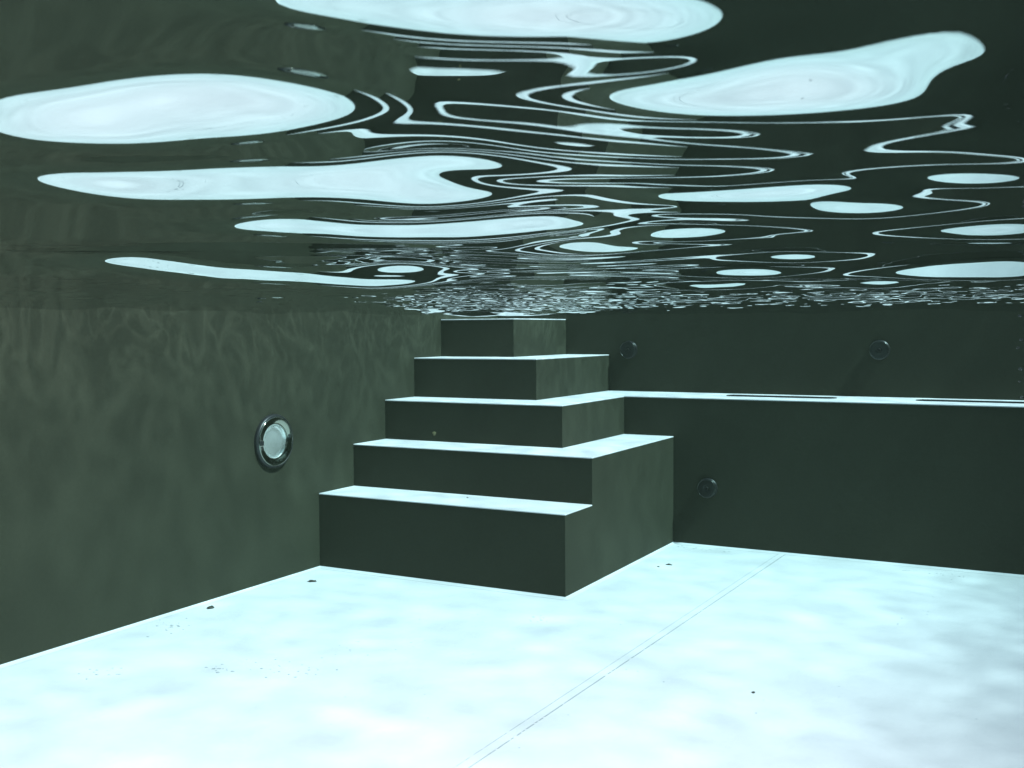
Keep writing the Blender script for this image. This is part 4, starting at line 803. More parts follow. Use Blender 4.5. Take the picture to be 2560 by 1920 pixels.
        -39, -41, -37, -29, -21, -15, -9, -3, 1, 3, 3, 3, 2, 1, 0, 0, -1, -1)),
    (113, 0, (-2, 0, 1, 1, 1, 0, 1, 0, 1, 2, 3, 5, 7, 9, 10, 9, 7, 3, -4, -15, -29, -45, -62, -85, -108, -120, -109,
        -91, -85, -81, -80, -85, -85, -76, -70, -56, -35, -17, -3, 6, 15, 26, 41, 60, 90, 132, 170, 166, 143, 113, 82,
        53, 31, 20, 6, -5, -17, -30, -46, -65, -83, -92, -66, -36, -27, -39, -60, -79, -80, -69, -49, -31, -22, -25,
        -31, -35, -33, -27, -21, -15, -10, -5, -1, 2, 2, 2, 2, 2, 1, 0, -1, -1, 0, 0, 0, 0, 1)),
    (114, 0, (-2, 0, 1, 1, 1, 1, 1, 1, 1, 2, 3, 4, 6, 8, 9, 9, 7, 4, -2, -12, -25, -39, -57, -80, -106, -125, -121,
        -100, -84, -75, -72, -79, -79, -70, -60, -48, -33, -20, -11, -3, 5, 13, 21, 32, 55, 100, 160, 167, 147, 119,
        87, 52, 25, 18, 7, -4, -14, -25, -40, -61, -83, -93, -70, -36, -23, -30, -53, -71, -74, -66, -40, -15, -4, -9,
        -18, -23, -23, -21, -18, -14, -9, -5, -2, 1, 2, 2, 2, 2, 1, 0, -1, -1, -1)),
    (115, 0, (-1, 0, 0, 1, 1, 0, 0, 1, 1, 1, 2, 3, 4, 5, 6, 7, 6, 4, -1, -10, -21, -34, -49, -67, -87, -101, -104,
        -91, -80, -69, -62, -63, -61, -53, -44, -35, -26, -20, -16, -10, -6, -3, -5, -10, -10, 7, 59, 99, 105, 98, 82,
        49, 22, 12, 3, -4, -11, -19, -30, -48, -68, -77, -66, -45, -34, -32, -41, -53, -56, -48, -24, 0, 10, 4, -4,
        -11, -14, -15, -13, -11, -8, -5, -2, 0, 1, 2, 2, 2, 1, 0, -1, -1, -1)),
    (116, 0, (-1, 0, 0, 1, 0, 0, 0, 0, 1, 1, 1, 2, 3, 3, 4, 5, 5, 3, -1, -8, -19, -31, -44, -58, -71, -82, -86, -80,
        -72, -60, -49, -45, -39, -32, -26, -21, -18, -18, -17, -16, -16, -21, -32, -48, -65, -76, -56, 10, 45, 60, 62,
        35, 6, -11, -10, -9, -9, -12, -21, -38, -57, -71, -75, -70, -59, -45, -32, -38, -43, -40, -24, -5, 5, 1, -3,
        -8, -10, -11, -10, -9, -7, -5, -2, 0, 1, 2, 2, 2, 1, 0, -1, -1, -1)),
    (117, 0, (-1, 0, 0, 0, 0, 0, 0, 0, 0, 0, 1, 1, 1, 2, 2, 2, 3, 2, -1, -7, -16, -27, -39, -51, -62, -70, -73, -69,
        -61, -50, -39, -29, -22, -15, -11, -9, -11, -14, -16, -18, -24, -34, -49, -68, -83, -85, -59, -8, 12, 11, 8,
        9, -8, -22, -19, -16, -12, -8, -11, -29, -52, -74, -89, -95, -89, -69, -44, -39, -42, -46, -45, -40, -30, -23,
        -17, -15, -14, -12, -10, -8, -7, -5, -3, -1, 0, 1, 1, 1, 1, 0, 0, -1, -1)),
    (118, 10, (1, 1, 1, 1, 1, 1, 1, 1, -2, -6, -13, -23, -34, -44, -53, -59, -60, -57, -50, -41, -30, -19, -10, -3, 0,
        0, -4, -8, -13, -20, -31, -46, -63, -80, -88, -75, -37, 1, 5, -7, -9, 8, -5, -20, -29, -28, -23, -11, -5, -17,
        -37, -62, -82, -92, -86, -66, -43, -35, -40, -51, -63, -71, -63, -47, -33, -24, -18, -14, -11, -9, -7, -6, -3,
        -2, 0, 0, 1, 1, 1, 1, 0, 0, -1)),
    (119, 10, (1, 1, 1, 0, 0, 0, 0, -1, -2, -6, -12, -19, -28, -36, -44, -49, -50, -46, -40, -31, -21, -10, 0, 8, 11,
        10, 6, 0, -9, -20, -36, -55, -76, -94, -104, -94, -57, -15, -6, -17, -25, -22, -24, -36, -45, -47, -40, -22,
        -5, 0, -6, -27, -48, -59, -55, -38, -22, -19, -27, -42, -60, -75, -73, -56, -40, -29, -21, -16, -13, -10, -8,
        -6, -4, -2, -1, 0, 1, 1, 1, 1)),
    (120, 10, (1, 1, 1, 0, 0, -1, -1, -1, -3, -5, -10, -16, -23, -30, -36, -40, -40, -38, -32, -24, -13, -2, 10, 19,
        23, 22, 16, 7, -5, -19, -38, -62, -86, -109, -127, -135, -120, -70, -33, -34, -48, -61, -52, -53, -59, -61,
        -55, -36, -12, 13, 23, 8, -7, -15, -13, -2, 8, 9, -1, -17, -36, -51, -54, -46, -35, -27, -21, -16, -12, -10,
        -8, -6, -4, -2, -1, 0, 1, 1, 1, 1)),
    (121, 5, (1, 1, 1, 0, 0, 1, 1, 1, 1, 0, 0, -1, -1, -2, -5, -8, -13, -18, -24, -30, -33, -34, -32, -27, -18, -8, 5,
        19, 30, 34, 32, 25, 14, 0, -18, -39, -65, -93, -121, -145, -159, -150, -106, -55, -37, -46, -59, -57, -57,
        -62, -62, -58, -50, -36, -18, 7, 16, 20, 23, 28, 36, 42, 41, 31, 15, -2, -15, -21, -26, -24, -19, -15, -11,
        -10, -9, -8, -6, -4, -1, 0, 1, 1, 1, 1)),
    (122, 6, (1, 1, 1, 1, 1, 1, 2, 1, 1, 0, -1, -1, -2, -4, -7, -10, -15, -20, -24, -28, -29, -28, -24, -17, -7, 8,
        25, 39, 44, 41, 33, 20, 5, -14, -38, -66, -98, -130, -158, -175, -172, -141, -82, -45, -39, -47, -49, -50,
        -53, -55, -52, -50, -47, -44, -11, 17, 40, 55, 65, 71, 75, 73, 62, 47, 31, 16, 7, -2, -6, -6, -4, -4, -5, -7,
        -7, -5, -3, 0, 1, 1, 1, 1)),
    (123, 6, (1, 1, 1, 1, 1, 2, 2, 2, 1, 1, 0, -1, -1, -3, -5, -8, -12, -16, -20, -23, -26, -26, -25, -20, -12, 3, 22,
        41, 47, 44, 37, 25, 9, -10, -33, -61, -94, -130, -160, -181, -183, -160, -105, -63, -52, -53, -53, -50, -47,
        -47, -45, -40, -34, -24, 2, 34, 62, 86, 99, 106, 109, 105, 92, 76, 62, 48, 38, 27, 17, 10, 7, 6, 2, -3, -4,
        -4, -1, 1, 1, 1, 1)),
    (124, 7, (1, 1, 1, 1, 2, 2, 2, 2, 1, 1, 0, -1, -2, -3, -6, -9, -12, -16, -20, -23, -25, -26, -26, -22, -14, 4, 28,
        38, 39, 35, 27, 14, -3, -24, -50, -82, -117, -149, -176, -192, -191, -169, -124, -93, -76, -64, -54, -46, -44,
        -42, -33, -20, -3, 17, 44, 76, 107, 125, 133, 137, 132, 115, 100, 89, 79, 69, 56, 42, 29, 21, 15, 9, 4, -1,
        -2, -1, 1, 2, 2, 1, 0, -1, -1, -1)),
    (125, 9, (1, 1, 2, 2, 3, 3, 2, 2, 1, 0, 0, -2, -3, -6, -9, -13, -16, -20, -24, -27, -31, -34, -36, -32, -12, 10,
        23, 28, 25, 18, 5, -13, -36, -64, -96, -128, -159, -184, -201, -203, -171, -130, -102, -81, -65, -53, -44,
        -38, -27, -11, 7, 23, 43, 74, 111, 129, 133, 137, 138, 124, 113, 106, 102, 95, 81, 62, 45, 32, 23, 16, 8, 3,
        0, 1, 1, 2, 2, 0, -1, -2, -1, -1)),
    (126, 9, (1, 1, 2, 2, 3, 3, 3, 3, 3, 2, 1, 0, -1, -3, -6, -9, -12, -16, -21, -27, -33, -40, -46, -47, -35, -14, 4,
        16, 21, 21, 14, 0, -17, -41, -68, -98, -129, -157, -178, -186, -171, -143, -117, -94, -76, -65, -54, -41, -29,
        -14, 4, 16, 26, 46, 75, 95, 91, 82, 86, 97, 105, 107, 112, 111, 98, 76, 55, 38, 27, 18, 12, 6, 3, 1, 2, 2, 1,
        0, -2, -2, -1, -1)),
    (127, 10, (1, 1, 2, 2, 3, 3, 3, 3, 3, 2, 1, 0, -1, -3, -6, -9, -13, -18, -25, -32, -39, -46, -48, -41, -26, -9, 5,
        15, 22, 22, 15, 2, -15, -37, -63, -91, -118, -140, -152, -148, -133, -115, -98, -82, -71, -60, -49, -40, -33,
        -21, -10, -7, 3, 21, 49, 55, 47, 57, 83, 97, 103, 112, 118, 105, 80, 57, 39, 27, 18, 12, 8, 4, 2, 1, 1, 0, -1,
        -2, -2, -1, -1)),
    (128, 11, (1, 1, 2, 3, 3, 3, 4, 4, 3, 3, 2, 1, -1, -3, -7, -11, -16, -21, -28, -35, -41, -43, -38, -28, -14, 0,
        11, 20, 27, 27, 22, 11, -5, -26, -50, -74, -96, -110, -114, -109, -101, -92, -82, -73, -65, -58, -57, -59,
        -60, -47, -33, -20, -1, 30, 42, 37, 44, 74, 87, 90, 98, 103, 90, 68, 48, 34, 24, 17, 12, 8, 5, 3, 1, 0, -1,
        -2, -2, -1, -1, -1)),
    (129, 12, (1, 1, 2, 3, 3, 3, 4, 4, 4, 3, 2, 1, -2, -5, -8, -13, -18, -24, -29, -34, -36, -32, -25, -14, -1, 11,
        23, 33, 40, 41, 37, 27, 11, -9, -31, -51, -68, -77, -80, -79, -77, -73, -68, -64, -62, -65, -69, -70, -59,
        -43, -29, -5, 34, 45, 35, 33, 55, 60, 56, 49, 34, 34, 33, 29, 24, 20, 15, 11, 8, 5, 3, 1, 0, -1, -1, -2, -1,
        -1)),
    (130, 13, (1, 1, 2, 3, 3, 3, 4, 3, 3, 3, 1, 0, -3, -6, -10, -14, -19, -23, -27, -28, -27, -21, -13, -2, 11, 25,
        38, 49, 57, 58, 54, 42, 26, 5, -15, -32, -44, -51, -55, -57, -58, -57, -56, -57, -63, -69, -74, -72, -67, -64,
        -52, -21, 10, 1, -14, -6, 1, 6, 5, -4, -2, 6, 12, 16, 16, 14, 11, 8, 5, 2, 1, 0, -1, -1, -1, -1)),
    (131, 14, (1, 1, 2, 2, 3, 3, 3, 3, 3, 2, 0, -2, -4, -7, -11, -14, -18, -20, -22, -22, -18, -13, -4, 8, 23, 38, 51,
        63, 71, 73, 65, 50, 30, 10, -5, -17, -26, -32, -36, -40, -42, -44, -47, -53, -64, -75, -86, -97, -111, -123,
        -110, -66, -52, -62, -65, -54, -40, -31, -28, -22, -11, 1, 9, 12, 12, 9, 7, 4, 1, 0, 0, 0, 0, -1)),
    (132, 15, (1, 1, 2, 2, 3, 3, 3, 3, 2, 1, 0, -2, -5, -8, -11, -13, -15, -17, -17, -16, -14, -8, 1, 14, 28, 40, 54,
        69, 81, 76, 62, 44, 27, 14, 4, -3, -9, -13, -19, -25, -30, -34, -41, -53, -71, -92, -116, -144, -170, -182,
        -160, -126, -107, -94, -78, -64, -59, -51, -37, -22, -8, 3, 8, 9, 8, 6, 3, 1, 0, 1, 1, 1)),
    (133, 16, (1, 1, 2, 2, 2, 2, 2, 2, 1, 1, -1, -3, -5, -7, -10, -12, -13, -15, -16, -17, -16, -13, -5, 5, 15, 28,
        48, 70, 67, 57, 45, 34, 26, 20, 15, 11, 7, 2, -4, -11, -17, -25, -38, -58, -85, -116, -147, -175, -188, -175,
        -149, -124, -96, -72, -57, -52, -47, -38, -26, -12, -2, 4, 6, 7, 5, 3, 1, 1, 2, 2, 2, 1)),
    (134, 17, (1, 1, 1, 2, 2, 2, 2, 2, 1, 0, -1, -3, -5, -7, -10, -12, -14, -17, -21, -25, -29, -32, -28, -22, -14,
        -1, 22, 33, 33, 31, 30, 29, 29, 29, 27, 24, 21, 16, 10, 3, -6, -18, -38, -65, -96, -128, -154, -166, -158,
        -138, -114, -82, -50, -27, -26, -28, -28, -23, -14, -4, 2, 5, 6, 6, 4, 3, 3, 3, 3, 2, 1, 1)),
    (135, 19, (1, 1, 2, 2, 2, 2, 1, 0, 0, -2, -3, -5, -8, -11, -14, -19, -25, -32, -40, -47, -51, -54, -59, -63, -51,
        -23, -3, 9, 18, 25, 31, 36, 39, 38, 35, 32, 28, 22, 14, 3, -15, -40, -69, -100, -125, -138, -136, -125, -105,
        -74, -34, 0, -3, -13, -21, -21, -15, -6, 1, 5, 6, 6, 5, 4, 4, 3, 3, 2, 1)),
    (136, 20, (1, 1, 1, 1, 2, 1, 1, 0, -1, -2, -4, -6, -9, -13, -19, -26, -34, -44, -54, -62, -70, -79, -84, -76, -52,
        -30, -11, 4, 16, 26, 37, 45, 46, 45, 43, 41, 38, 32, 21, 6, -16, -42, -70, -94, -111, -118, -118, -112, -95,
        -61, -21, -20, -24, -29, -25, -17, -8, -1, 4, 6, 6, 5, 4, 4, 3, 2, 1, 1, 1)),
    (137, 21, (1, 1, 1, 1, 1, 1, 1, 0, -1, -3, -5, -8, -12, -17, -25, -33, -43, -54, -64, -73, -80, -84, -78, -61,
        -42, -25, -11, 1, 12, 25, 38, 43, 45, 47, 49, 51, 47, 38, 25, 6, -17, -42, -65, -86, -103, -117, -129, -139,
        -147, -142, -98, -62, -41, -30, -20, -12, -5, 1, 4, 4, 4, 4, 3, 2, 2, 1, 1, 1)),
    (138, 21, (1, 1, 1, 1, 1, 1, 1, 1, 0, -2, -4, -6, -10, -15, -22, -30, -38, -48, -59, -68, -74, -76, -72, -61, -47,
        -34, -23, -15, -8, -2, 10, 23, 33, 42, 52, 59, 61, 55, 42, 25, 6, -15, -37, -61, -86, -109, -132, -155, -173,
        -169, -127, -81, -53, -40, -30, -20, -12, -5, 0, 2, 2, 2, 2, 1, 1, 1, 1, 1)),
    (139, 22, (1, 1, 1, 1, 1, 1, 1, 0, -1, -2, -4, -8, -12, -18, -25, -32, -40, -49, -57, -63, -64, -61, -54, -45,
        -36, -30, -25, -23, -20, -12, 2, 16, 31, 47, 61, 69, 65, 55, 41, 25, 10, -7, -29, -59, -88, -114, -140, -155,
        -148, -117, -81, -61, -52, -41, -30, -19, -11, -5, -1, 0, 1, 1, 1, 1, 1, 1, 1)),
    (140, 22, (1, 1, 1, 1, 1, 1, 1, 1, 0, -1, -3, -5, -9, -13, -19, -26, -32, -38, -44, -49, -50, -49, -45, -40, -35,
        -31, -30, -29, -27, -22, -11, 2, 16, 33, 52, 65, 63, 55, 46, 37, 30, 21, 9, -16, -49, -79, -104, -117, -112,
        -91, -68, -59, -56, -45, -34, -25, -16, -9, -4, -2, 0, 1, 1, 1, 1, 1, 1, 1)),
    (141, 22, (1, 1, 1, 1, 1, 1, 1, 1, 1, 0, -1, -4, -6, -9, -14, -19, -24, -29, -33, -36, -38, -37, -35, -33, -31,
        -29, -29, -30, -29, -27, -21, -13, -4, 7, 24, 39, 40, 39, 38, 39, 39, 37, 31, 14, -13, -41, -64, -78, -76,
        -63, -50, -46, -45, -39, -32, -25, -18, -11, -6, -2, -1, 0, 1, 1, 2, 2, 1, 1, 1)),
    (142, 23, (1, 1, 1, 1, 1, 1, 1, 1, 1, 0, -2, -4, -6, -9, -12, -16, -20, -23, -26, -27, -27, -26, -26, -25, -25,
        -26, -28, -29, -29, -28, -27, -27, -27, -28, -19, -3, 10, 22, 31, 37, 40, 38, 27, 8, -13, -33, -46, -46, -38,
        -29, -25, -27, -27, -26, -22, -18, -12, -6, -3, -1, 0, 1, 2, 2, 2, 2, 1, 1)),
    (143, 23, (1, 1, 1, 1, 2, 2, 2, 2, 1, 1, 0, -2, -4, -6, -8, -10, -13, -15, -17, -18, -18, -18, -18, -19, -20, -22,
        -25, -27, -29, -32, -36, -41, -46, -50, -42, -27, -11, 5, 19, 29, 36, 38, 31, 18, 3, -11, -23, -26, -22, -13,
        -6, -9, -16, -20, -21, -17, -12, -7, -3, -1, 1, 2, 2, 2, 2, 2, 1, 1)),
    (144, 24, (1, 1, 1, 1, 2, 2, 2, 2, 1, 1, 0, -1, -3, -4, -6, -7, -9, -10, -11, -12, -12, -13, -14, -16, -18, -21,
        -24, -27, -32, -38, -46, -51, -53, -47, -35, -22, -7, 7, 19, 28, 32, 29, 19, 8, -3, -13, -22, -24, -18, -6,
        -9, -20, -25, -24, -19, -13, -7, -3, 0, 1, 2, 3, 3, 2, 2, 1, 1)),
    (145, 24, (1, 1, 1, 1, 1, 2, 2, 2, 2, 1, 1, 0, -1, -2, -3, -4, -5, -5, -6, -7, -7, -8, -9, -11, -13, -17, -20,
        -24, -30, -36, -43, -49, -51, -46, -38, -27, -14, -2, 8, 16, 21, 19, 12, 3, -8, -21, -34, -47, -55, -59, -55,
        -50, -43, -34, -24, -15, -8, -3, 0, 2, 2, 3, 3, 2, 2, 1, 1)),
    (146, 25, (1, 1, 1, 1, 1, 2, 2, 2, 2, 2, 1, 1, 0, -1, -1, -2, -2, -3, -3, -4, -4, -6, -7, -10, -12, -16, -20, -25,
        -31, -37, -42, -44, -42, -35, -26, -17, -9, -5, -3, -2, 1, 0, -7, -17, -32, -50, -72, -96, -116, -109, -85,
        -62, -43, -28, -17, -9, -3, 0, 2, 3, 3, 3, 2, 2, 1, 1)),
    (147, 26, (1, 1, 1, 1, 2, 2, 2, 2, 2, 2, 1, 1, 1, 0, 0, 0, 0, -1, -1, -2, -3, -5, -7, -9, -12, -15, -19, -24, -29,
        -33, -34, -33, -29, -23, -17, -13, -12, -14, -14, -12, -11, -16, -26, -40, -59, -81, -104, -119, -114, -93,
        -68, -47, -30, -17, -9, -3, 0, 2, 3, 3, 3, 2, 2, 1, 1)),
    (148, 26, (1, 1, 1, 1, 1, 2, 2, 2, 2, 2, 2, 2, 2, 1, 1, 1, 1, 1, 0, 0, -1, -2, -4, -6, -9, -11, -14, -17, -21,
        -23, -25, -24, -21, -18, -15, -13, -14, -16, -17, -16, -16, -20, -28, -41, -57, -76, -93, -103, -99, -83, -63,
        -44, -28, -17, -9, -3, 0, 2, 3, 3, 3, 2, 1, 1, 1)),
    (149, 27, (1, 1, 1, 1, 1, 1, 2, 2, 2, 2, 2, 2, 2, 2, 2, 2, 1, 1, 1, 0, -1, -2, -4, -6, -8, -10, -13, -15, -17,
        -17, -17, -15, -14, -12, -12, -13, -14, -15, -14, -15, -18, -25, -35, -48, -63, -75, -81, -79, -67, -52, -37,
        -25, -15, -8, -3, 0, 2, 3, 3, 2, 2, 1, 1)),
    (150, 28, (1, 1, 1, 1, 1, 1, 2, 2, 2, 2, 2, 2, 2, 2, 2, 2, 2, 1, 1, 0, -1, -2, -4, -5, -7, -9, -11, -11, -12, -12,
        -11, -10, -10, -9, -9, -9, -10, -11, -12, -14, -20, -28, -38, -48, -57, -61, -59, -51, -41, -30, -20, -12, -7,
        -3, 0, 2, 3, 3, 2, 2, 1)),
    (151, 29, (1, 1, 1, 1, 1, 1, 2, 2, 2, 2, 2, 2, 2, 2, 2, 2, 2, 1, 0, 0, -1, -2, -3, -4, -6, -7, -8, -8, -8, -8, -7,
        -6, -5, -5, -5, -6, -7, -8, -10, -14, -20, -27, -35, -41, -43, -42, -37, -30, -23, -15, -10, -5, -1, 1, 2, 3,
        2, 2, 1, 1)),
    (152, 32, (1, 1, 1, 1, 1, 1, 2, 2, 2, 2, 2, 2, 2, 2, 2, 1, 0, 0, -1, -1, -2, -3, -4, -4, -5, -4, -4, -3, -3, -2,
        -1, -1, -2, -3, -4, -6, -9, -13, -18, -23, -27, -29, -28, -25, -21, -16, -11, -6, -3, 0, 2, 2, 2, 2, 1, 1)),
    (153, 34, (1, 1, 1, 1, 1, 1, 2, 2, 2, 2, 2, 2, 2, 1, 1, 0, 0, -1, -1, -1, -1, -2, -1, -2, -1, -1, -1, 0, 1, 1, 1,
        1, -1, -2, -4, -7, -11, -14, -16, -18, -17, -16, -13, -10, -6, -3, -1, 1, 2, 2, 2, 1, 1, 1)),
    (154, 35, (1, 1, 1, 1, 1, 1, 1, 2, 2, 2, 2, 2, 2, 1, 1, 0, 0, -1, -1, -1, 0, 0, 0, 0, 0, 0, 1, 1, 2, 2, 2, 1, 0,
        -1, -3, -5, -7, -9, -10, -10, -9, -7, -5, -3, -1, 1, 2, 2, 2, 1, 1, 1)),
    (155, 38, (1, 1, 1, 1, 1, 1, 1, 2, 2, 2, 2, 1, 1, 0, 0, 0, 0, 0, 0, 1, 1, 1, 1, 1, 1, 2, 2, 2, 2, 2, 1, 0, -1, -3,
        -4, -5, -5, -4, -3, -2, 0, 1, 1, 2, 1, 1, 1, 1)),
    (156, 40, (1, 1, 1, 1, 1, 1, 1, 1, 1, 1, 1, 1, 0, 0, 0, 0, 0, 0, 1, 1, 2, 2, 2, 2, 2, 2, 2, 2, 1, 1, 0, -1, -2,
        -2, -2, -2, -1, 0, 1, 1, 1, 1, 1, 1, 1)),
    (157, 42, (1, 1, 1, 1, 1, 1, 1, 1, 1, 1, 1, 1, 0, 0, 0, 0, 1, 1, 1, 2, 2, 2, 2, 2, 2, 2, 1, 1, 0, 0, 0, -1, 0, 0,
        1, 1, 1, 1, 1, 1, 1, 1, 1)),
    (158, 45, (1, 1, 1, 1, 1, 1, 1, 1, 1, 1, 0, 0, 0, 1, 1, 1, 2, 2, 2, 2, 2, 2, 1, 1, 1, 1, 1, 1, 1, 1, 1, 1, 1, 1,
        1, 1, 1, 1, 1, 1, 1)),
    (159, 47, (1, 1, 1, 1, 1, 1, 1, 1, 1, 1, 0, 1, 1, 1, 1, 1, 1, 2, 2, 1, 1, 1, 1, 1, 1, 1, 1, 2, 1, 1, 1, 1, 1, 1,
        1, 1, 1, 1)),
    (160, 54, (1, 1, 1, 1, 1, 1, 1, 1, 1, 1, 1, 1, 1, 1, 1, 1, 1, 2, 2, 2, 1, 1, 1, 1, 1, 1, 1, 1, 1, 1, 1, 1)),
    (161, 60, (1, 1, 1, 1, 1, 1, 1, 1, 1, 1, 2, 2, 1, 1, 1, 1, 1, 1, 1, 1, 1, 1, 1, 1)),
    (162, 63, (1, 1, 1, 1, 1, 1, 1, 1, 1, 1, 1, 1, 1, 1, 1, 1, 1, 1, 1, 1)),
    (163, 66, (1, 1, 1, 1, 1, 1, 1, 1, 1, 1, 1, 1, 1, 1, 1, 1)),
    (164, 68, (1, 1, 1, 1, 1, 1, 1, 1)),
    (168, 63, (-1, 0, 0, 0, 0, 0, -1, -1, -1, 0, -1)),
)
NX, NY, SP, WX0, WY0 = 112, 169, .035, 0.8, -6.6
co = np.zeros((NY, NX))
for row, col, vals in SWELL:
    co[row, col:col + len(vals)] = vals
co *= 5e-5
def spaced(segs):
    out = []
    for a, b, d in segs:
        n = max(1, int(round((b - a) / d))); out += list(np.linspace(a, b, n, endpoint=False))
    return np.array(out + [segs[-1][1]])
xs = spaced([(-.01, .8, .016), (.8, 2.55, .010), (2.55, 4.1, .005), (4.1, XR + .01, .015)])
ys = spaced([(YN - .01, -6.7, .04), (-6.7, -6.3, .012), (-6.3, -5.0, .005), (-5.0, -.8, .010), (-.8, .01, .012)])
GX, GY = np.meshgrid(xs, ys)
def spline(x, y):
    a = np.clip((x - WX0) / SP, 0, NX - 4.001); b = np.clip((y - WY0) / SP, 0, NY - 4.001)
    i = a.astype(int); j = b.astype(int); u = a - i; v = b - j
    f = lambda t: ((1 - t) ** 3 / 6, (3 * t ** 3 - 6 * t ** 2 + 4) / 6, (-3 * t ** 3 + 3 * t ** 2 + 3 * t + 1) / 6, t ** 3 / 6)
    bu, bv = f(u), f(v); h = 0
    for jj in range(4):
        for ii in range(4):
            h = h + bv[jj] * bu[ii] * co[j + jj, i + ii]
    return h
def sstep(a, b, t):
    t = np.clip((t - a) / (b - a), 0, 1); return t * t * (3 - 2 * t)
def waves(x, y, seed, n, l0, l1, slope, spread=math.pi):
    r = np.random.default_rng(seed); h = 0
    for k in range(n):
        lam = math.exp(r.uniform(math.log(l0), math.log(l1))); th = 2.01 + r.uniform(-spread, spread); ph = r.uniform(0, 6.28)
        q = 2 * math.pi / lam
        h = h + slope * math.sqrt(2 / n) / q * np.sin(q * (x * math.cos(th) + y * math.sin(th)) + ph)
    return h
edge = sstep(WX0, WX0 + .25, GX) * (1 - sstep(4.4, 4.65, GX)) * sstep(WY0, WY0 + .2, GY) * (1 - sstep(-1.05, -.8, GY))
H = spline(GX, GY) * edge
dx, dy = GX - CAM.x, GY - CAM.y
rad = np.hypot(dx, dy)
ang = np.arctan2(dx, dy) - YAW                     # bearing from the swimmer
calm = 1 - sstep(.50, .75, np.abs(ang)) * 1.0      # where the fitted swell is known
far = sstep(2.8, 4.6, rad)
out = np.maximum(1 - calm, np.maximum(1 - edge, 0))
out = np.where(rad < .45, 0, out)
def background(x, y, out, far):
    r = np.hypot(x - 3.5331, y + 6.2677); b = np.arctan2(x - 3.5331, y + 6.2677)
    chop = sstep(1.9, 3.8, r) * (.25 + .75 * sstep(.2, 1.3, x))
    h = np.maximum(out, far * .4) * waves(x, y, 5, 40, .28, .9, .085)
    h = h + chop * waves(x, y, 8, 46, .08, .26, .07, 1.0)
    h = h + chop * (1 - .35 * sstep(1.0, 2.2, x)) * waves(x, y, 12, 40, .04, .09, .062, .8)
    # small ripples running through the middle of the surface
    mid = np.exp(-((b + .44) / .15) ** 2) * sstep(.42, .62, r) * (1 - sstep(1.5, 2.6, r))
    h = h + mid * waves(x, y, 23, 40, .07, .17, .026, .32)
    return h + (.12 + .6 * chop) * waves(x, y, 9, 40, .05, .14, .022)
H += background(GX, GY, out, far)
verts = np.stack([GX, GY, ZW + H], -1).reshape(-1, 3)
ny_, nx_ = GX.shape
idx = np.arange(nx_ * ny_).reshape(ny_, nx_)
quads = np.stack([idx[:-1, :-1], idx[:-1, 1:], idx[1:, 1:], idx[1:, :-1]], -1).reshape(-1, 4)
me = bpy.data.meshes.new('water')
me.vertices.add(len(verts)); me.vertices.foreach_set('co', verts.ravel().astype(np.float32))
me.loops.add(quads.size); me.loops.foreach_set('vertex_index', quads.ravel().astype(np.int32))
me.polygons.add(len(quads)); me.polygons.foreach_set('loop_start', (np.arange(len(quads)) * 4).astype(np.int32))
me.polygons.foreach_set('use_smooth', np.ones(len(quads), dtype=bool))
me.update(calc_edges=True)
me.materials.append(M_WATER)
water = bpy.data.objects.new('water', me); C.objects.link(water)
tag(water, 'rippled pool water surface seen from below, mirroring floor and walls', kind='structure')

# ------------------------------------------------------------------ body of the water as even haze
bm = bmesh.new(); box(bm, -.8, XR + .8, YN - .8, .8, -1.25, TOP + .08)
hz = bpy.data.materials.new('water_body'); hz.use_nodes = True
hn, hl = hz.node_tree.nodes, hz.node_tree.links
hn.remove(hn['Principled BSDF'])
pv = hn.new('ShaderNodeVolumePrincipled')
pv.inputs['Density'].default_value = HAZE[0]
pv.inputs['Color'].default_value = HAZE[1] + (1,)
pv.inputs['Absorption Color'].default_value = HAZE[2] + (1,)
pv.inputs['Anisotropy'].default_value = .2
hl.new(pv.outputs[0], hn['Material Output'].inputs['Volume'])
tag(link('haze', bm, hz), 'faint green blue haze of the pool water', kind='stuff')

# ------------------------------------------------------------------ debris
def crumb(name, loc, size, seed, label, cat, m=M_LEAF, group=None, flat=.35):
    r = random.Random(seed); bm = bmesh.new()
    bmesh.ops.create_icosphere(bm, subdivisions=2, radius=1)
    for v in bm.verts:
        k = 1 + r.uniform(-.35, .35)
        v.co = Vector((v.co.x * k * size * r.uniform(.8, 1.2), v.co.y * k * size * .7, max(-.2, v.co.z * k * .9) * size * flat + size * flat * .2))
    o = link(name, bm, m, None, True); o.location = loc; o.rotation_euler.z = r.uniform(0, 6)
    return tag(o, label, cat, group)
crumb('leaf_fragment', (1.600, -1.027, 0), .015, 1, 'dark crumb with a tail on the floor right of the bottom step', 'leaf')
crumb('leaf_fragment', (1.568, -1.096, 0), .008, 2, 'smaller dark crumb on the floor beside the bottom step', 'leaf')
crumb('leaf_fragment', (2.541, -2.755, 0), .008, 3, 'lone dark speck on the open floor right of the seam', 'leaf')
crumb('leaf_fragment', (.776, -1.700, Z[1] + .001), .007, 4, 'tiny dark speck on the lowest pale tread', 'leaf')
crumb('leaf_fragment', (.165, -2.182, 0), .020, 5, 'grey leaf scrap by the left end of the bottom step', 'leaf')
crumb('leaf_fragment', (.084, -2.786, 0), .020, 6, 'grey leaf scrap close to the foot of the left wall', 'leaf')
bm = bmesh.new(); r = random.Random(4)
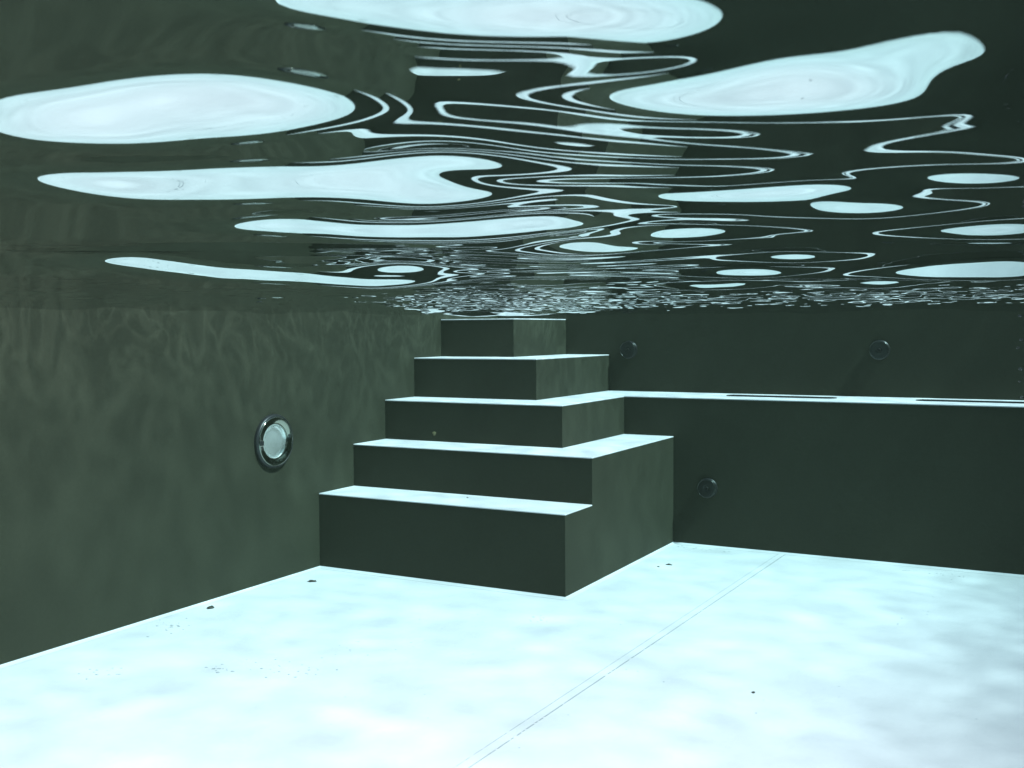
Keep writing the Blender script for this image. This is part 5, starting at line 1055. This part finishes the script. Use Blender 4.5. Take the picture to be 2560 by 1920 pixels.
def smear(cx, cy, n, sx, sy, s0, s1, z=0):
    for _ in range(n):
        x, y, s = r.gauss(cx, sx), r.gauss(cy, sy), r.uniform(s0, s1)
        if x < .02: continue
        a0 = r.uniform(0, 6)
        c = bm.verts.new((x, y, z + s * .35))
        ring = [bm.verts.new((x + s * r.uniform(.6, 1.3) * math.cos(a0 + k * 1.047), y + s * r.uniform(.5, 1.1) * math.sin(a0 + k * 1.047), z)) for k in range(6)]
        for k in range(6): bm.faces.new((c, ring[k], ring[(k + 1) % 6]))
smear(.14, -3.08, 18, .05, .10, .003, .009); smear(.74, -3.41, 14, .04, .02, .003, .009); smear(.95, -3.30, 24, .10, .06, .0025, .007)
smear(.35, -3.65, 12, .08, .04, .003, .008); smear(1.08, -2.98, 12, .1, .1, .002, .006); smear(1.47, -2.28, 10, .03, .03, .003, .009)
smear(1.62, -.56, 18, .09, .02, .003, .008); smear(2.85, -.62, 14, .12, .02, .003, .008); smear(2.9, -1.3, 14, .15, .3, .002, .006)
smear(2.2, -2.9, 30, .5, .5, .0015, .0045); smear(.8, -2.5, 40, .4, .35, .0015, .0045)
tag(link('floor_grit', bm, M_SEAM), 'scattered grit and leaf crumbs on the pale pool floor', kind='stuff')
bm = bmesh.new()
ring = [bm.verts.new((.012 * math.cos(t) * (1 + .25 * math.sin(3 * t)), 0, .012 * math.sin(t))) for t in np.linspace(0, 2 * math.pi, 14, endpoint=False)]
c = bm.verts.new((0, -.003, 0))
for k in range(14): bm.faces.new((c, ring[k], ring[(k + 1) % 14]))
o = link('leaf_fragment', bm, M_TAN); o.location = (.332, Y[3] - .001, .665)
tag(o, 'tan leaf scrap stuck low on the third riser', 'leaf')

# ------------------------------------------------------------------ air bubbles
def bubble(loc, rr, label, group='air bubbles rising at the right edge'):
    bm = bmesh.new(); bmesh.ops.create_icosphere(bm, subdivisions=3, radius=rr)
    o = link('air_bubble', bm, M_BUBBLE, None, True); o.location = loc; o.scale = (1.25, 1.25, .8)
    tag(o, label, 'bubble', group)
for k, (x, y, z, s) in enumerate(((3.411, -4.051, 1.257, .0028), (3.414, -4.052, 1.212, .003), (3.409, -4.055, 1.197, .0026),
                                  (3.414, -4.055, 1.157, .0034), (3.413, -4.057, 1.134, .0022), (3.417, -4.057, 1.104, .003))):
    bubble((x, y, z), s, 'tiny air bubble in the rising string at the right edge of the picture')
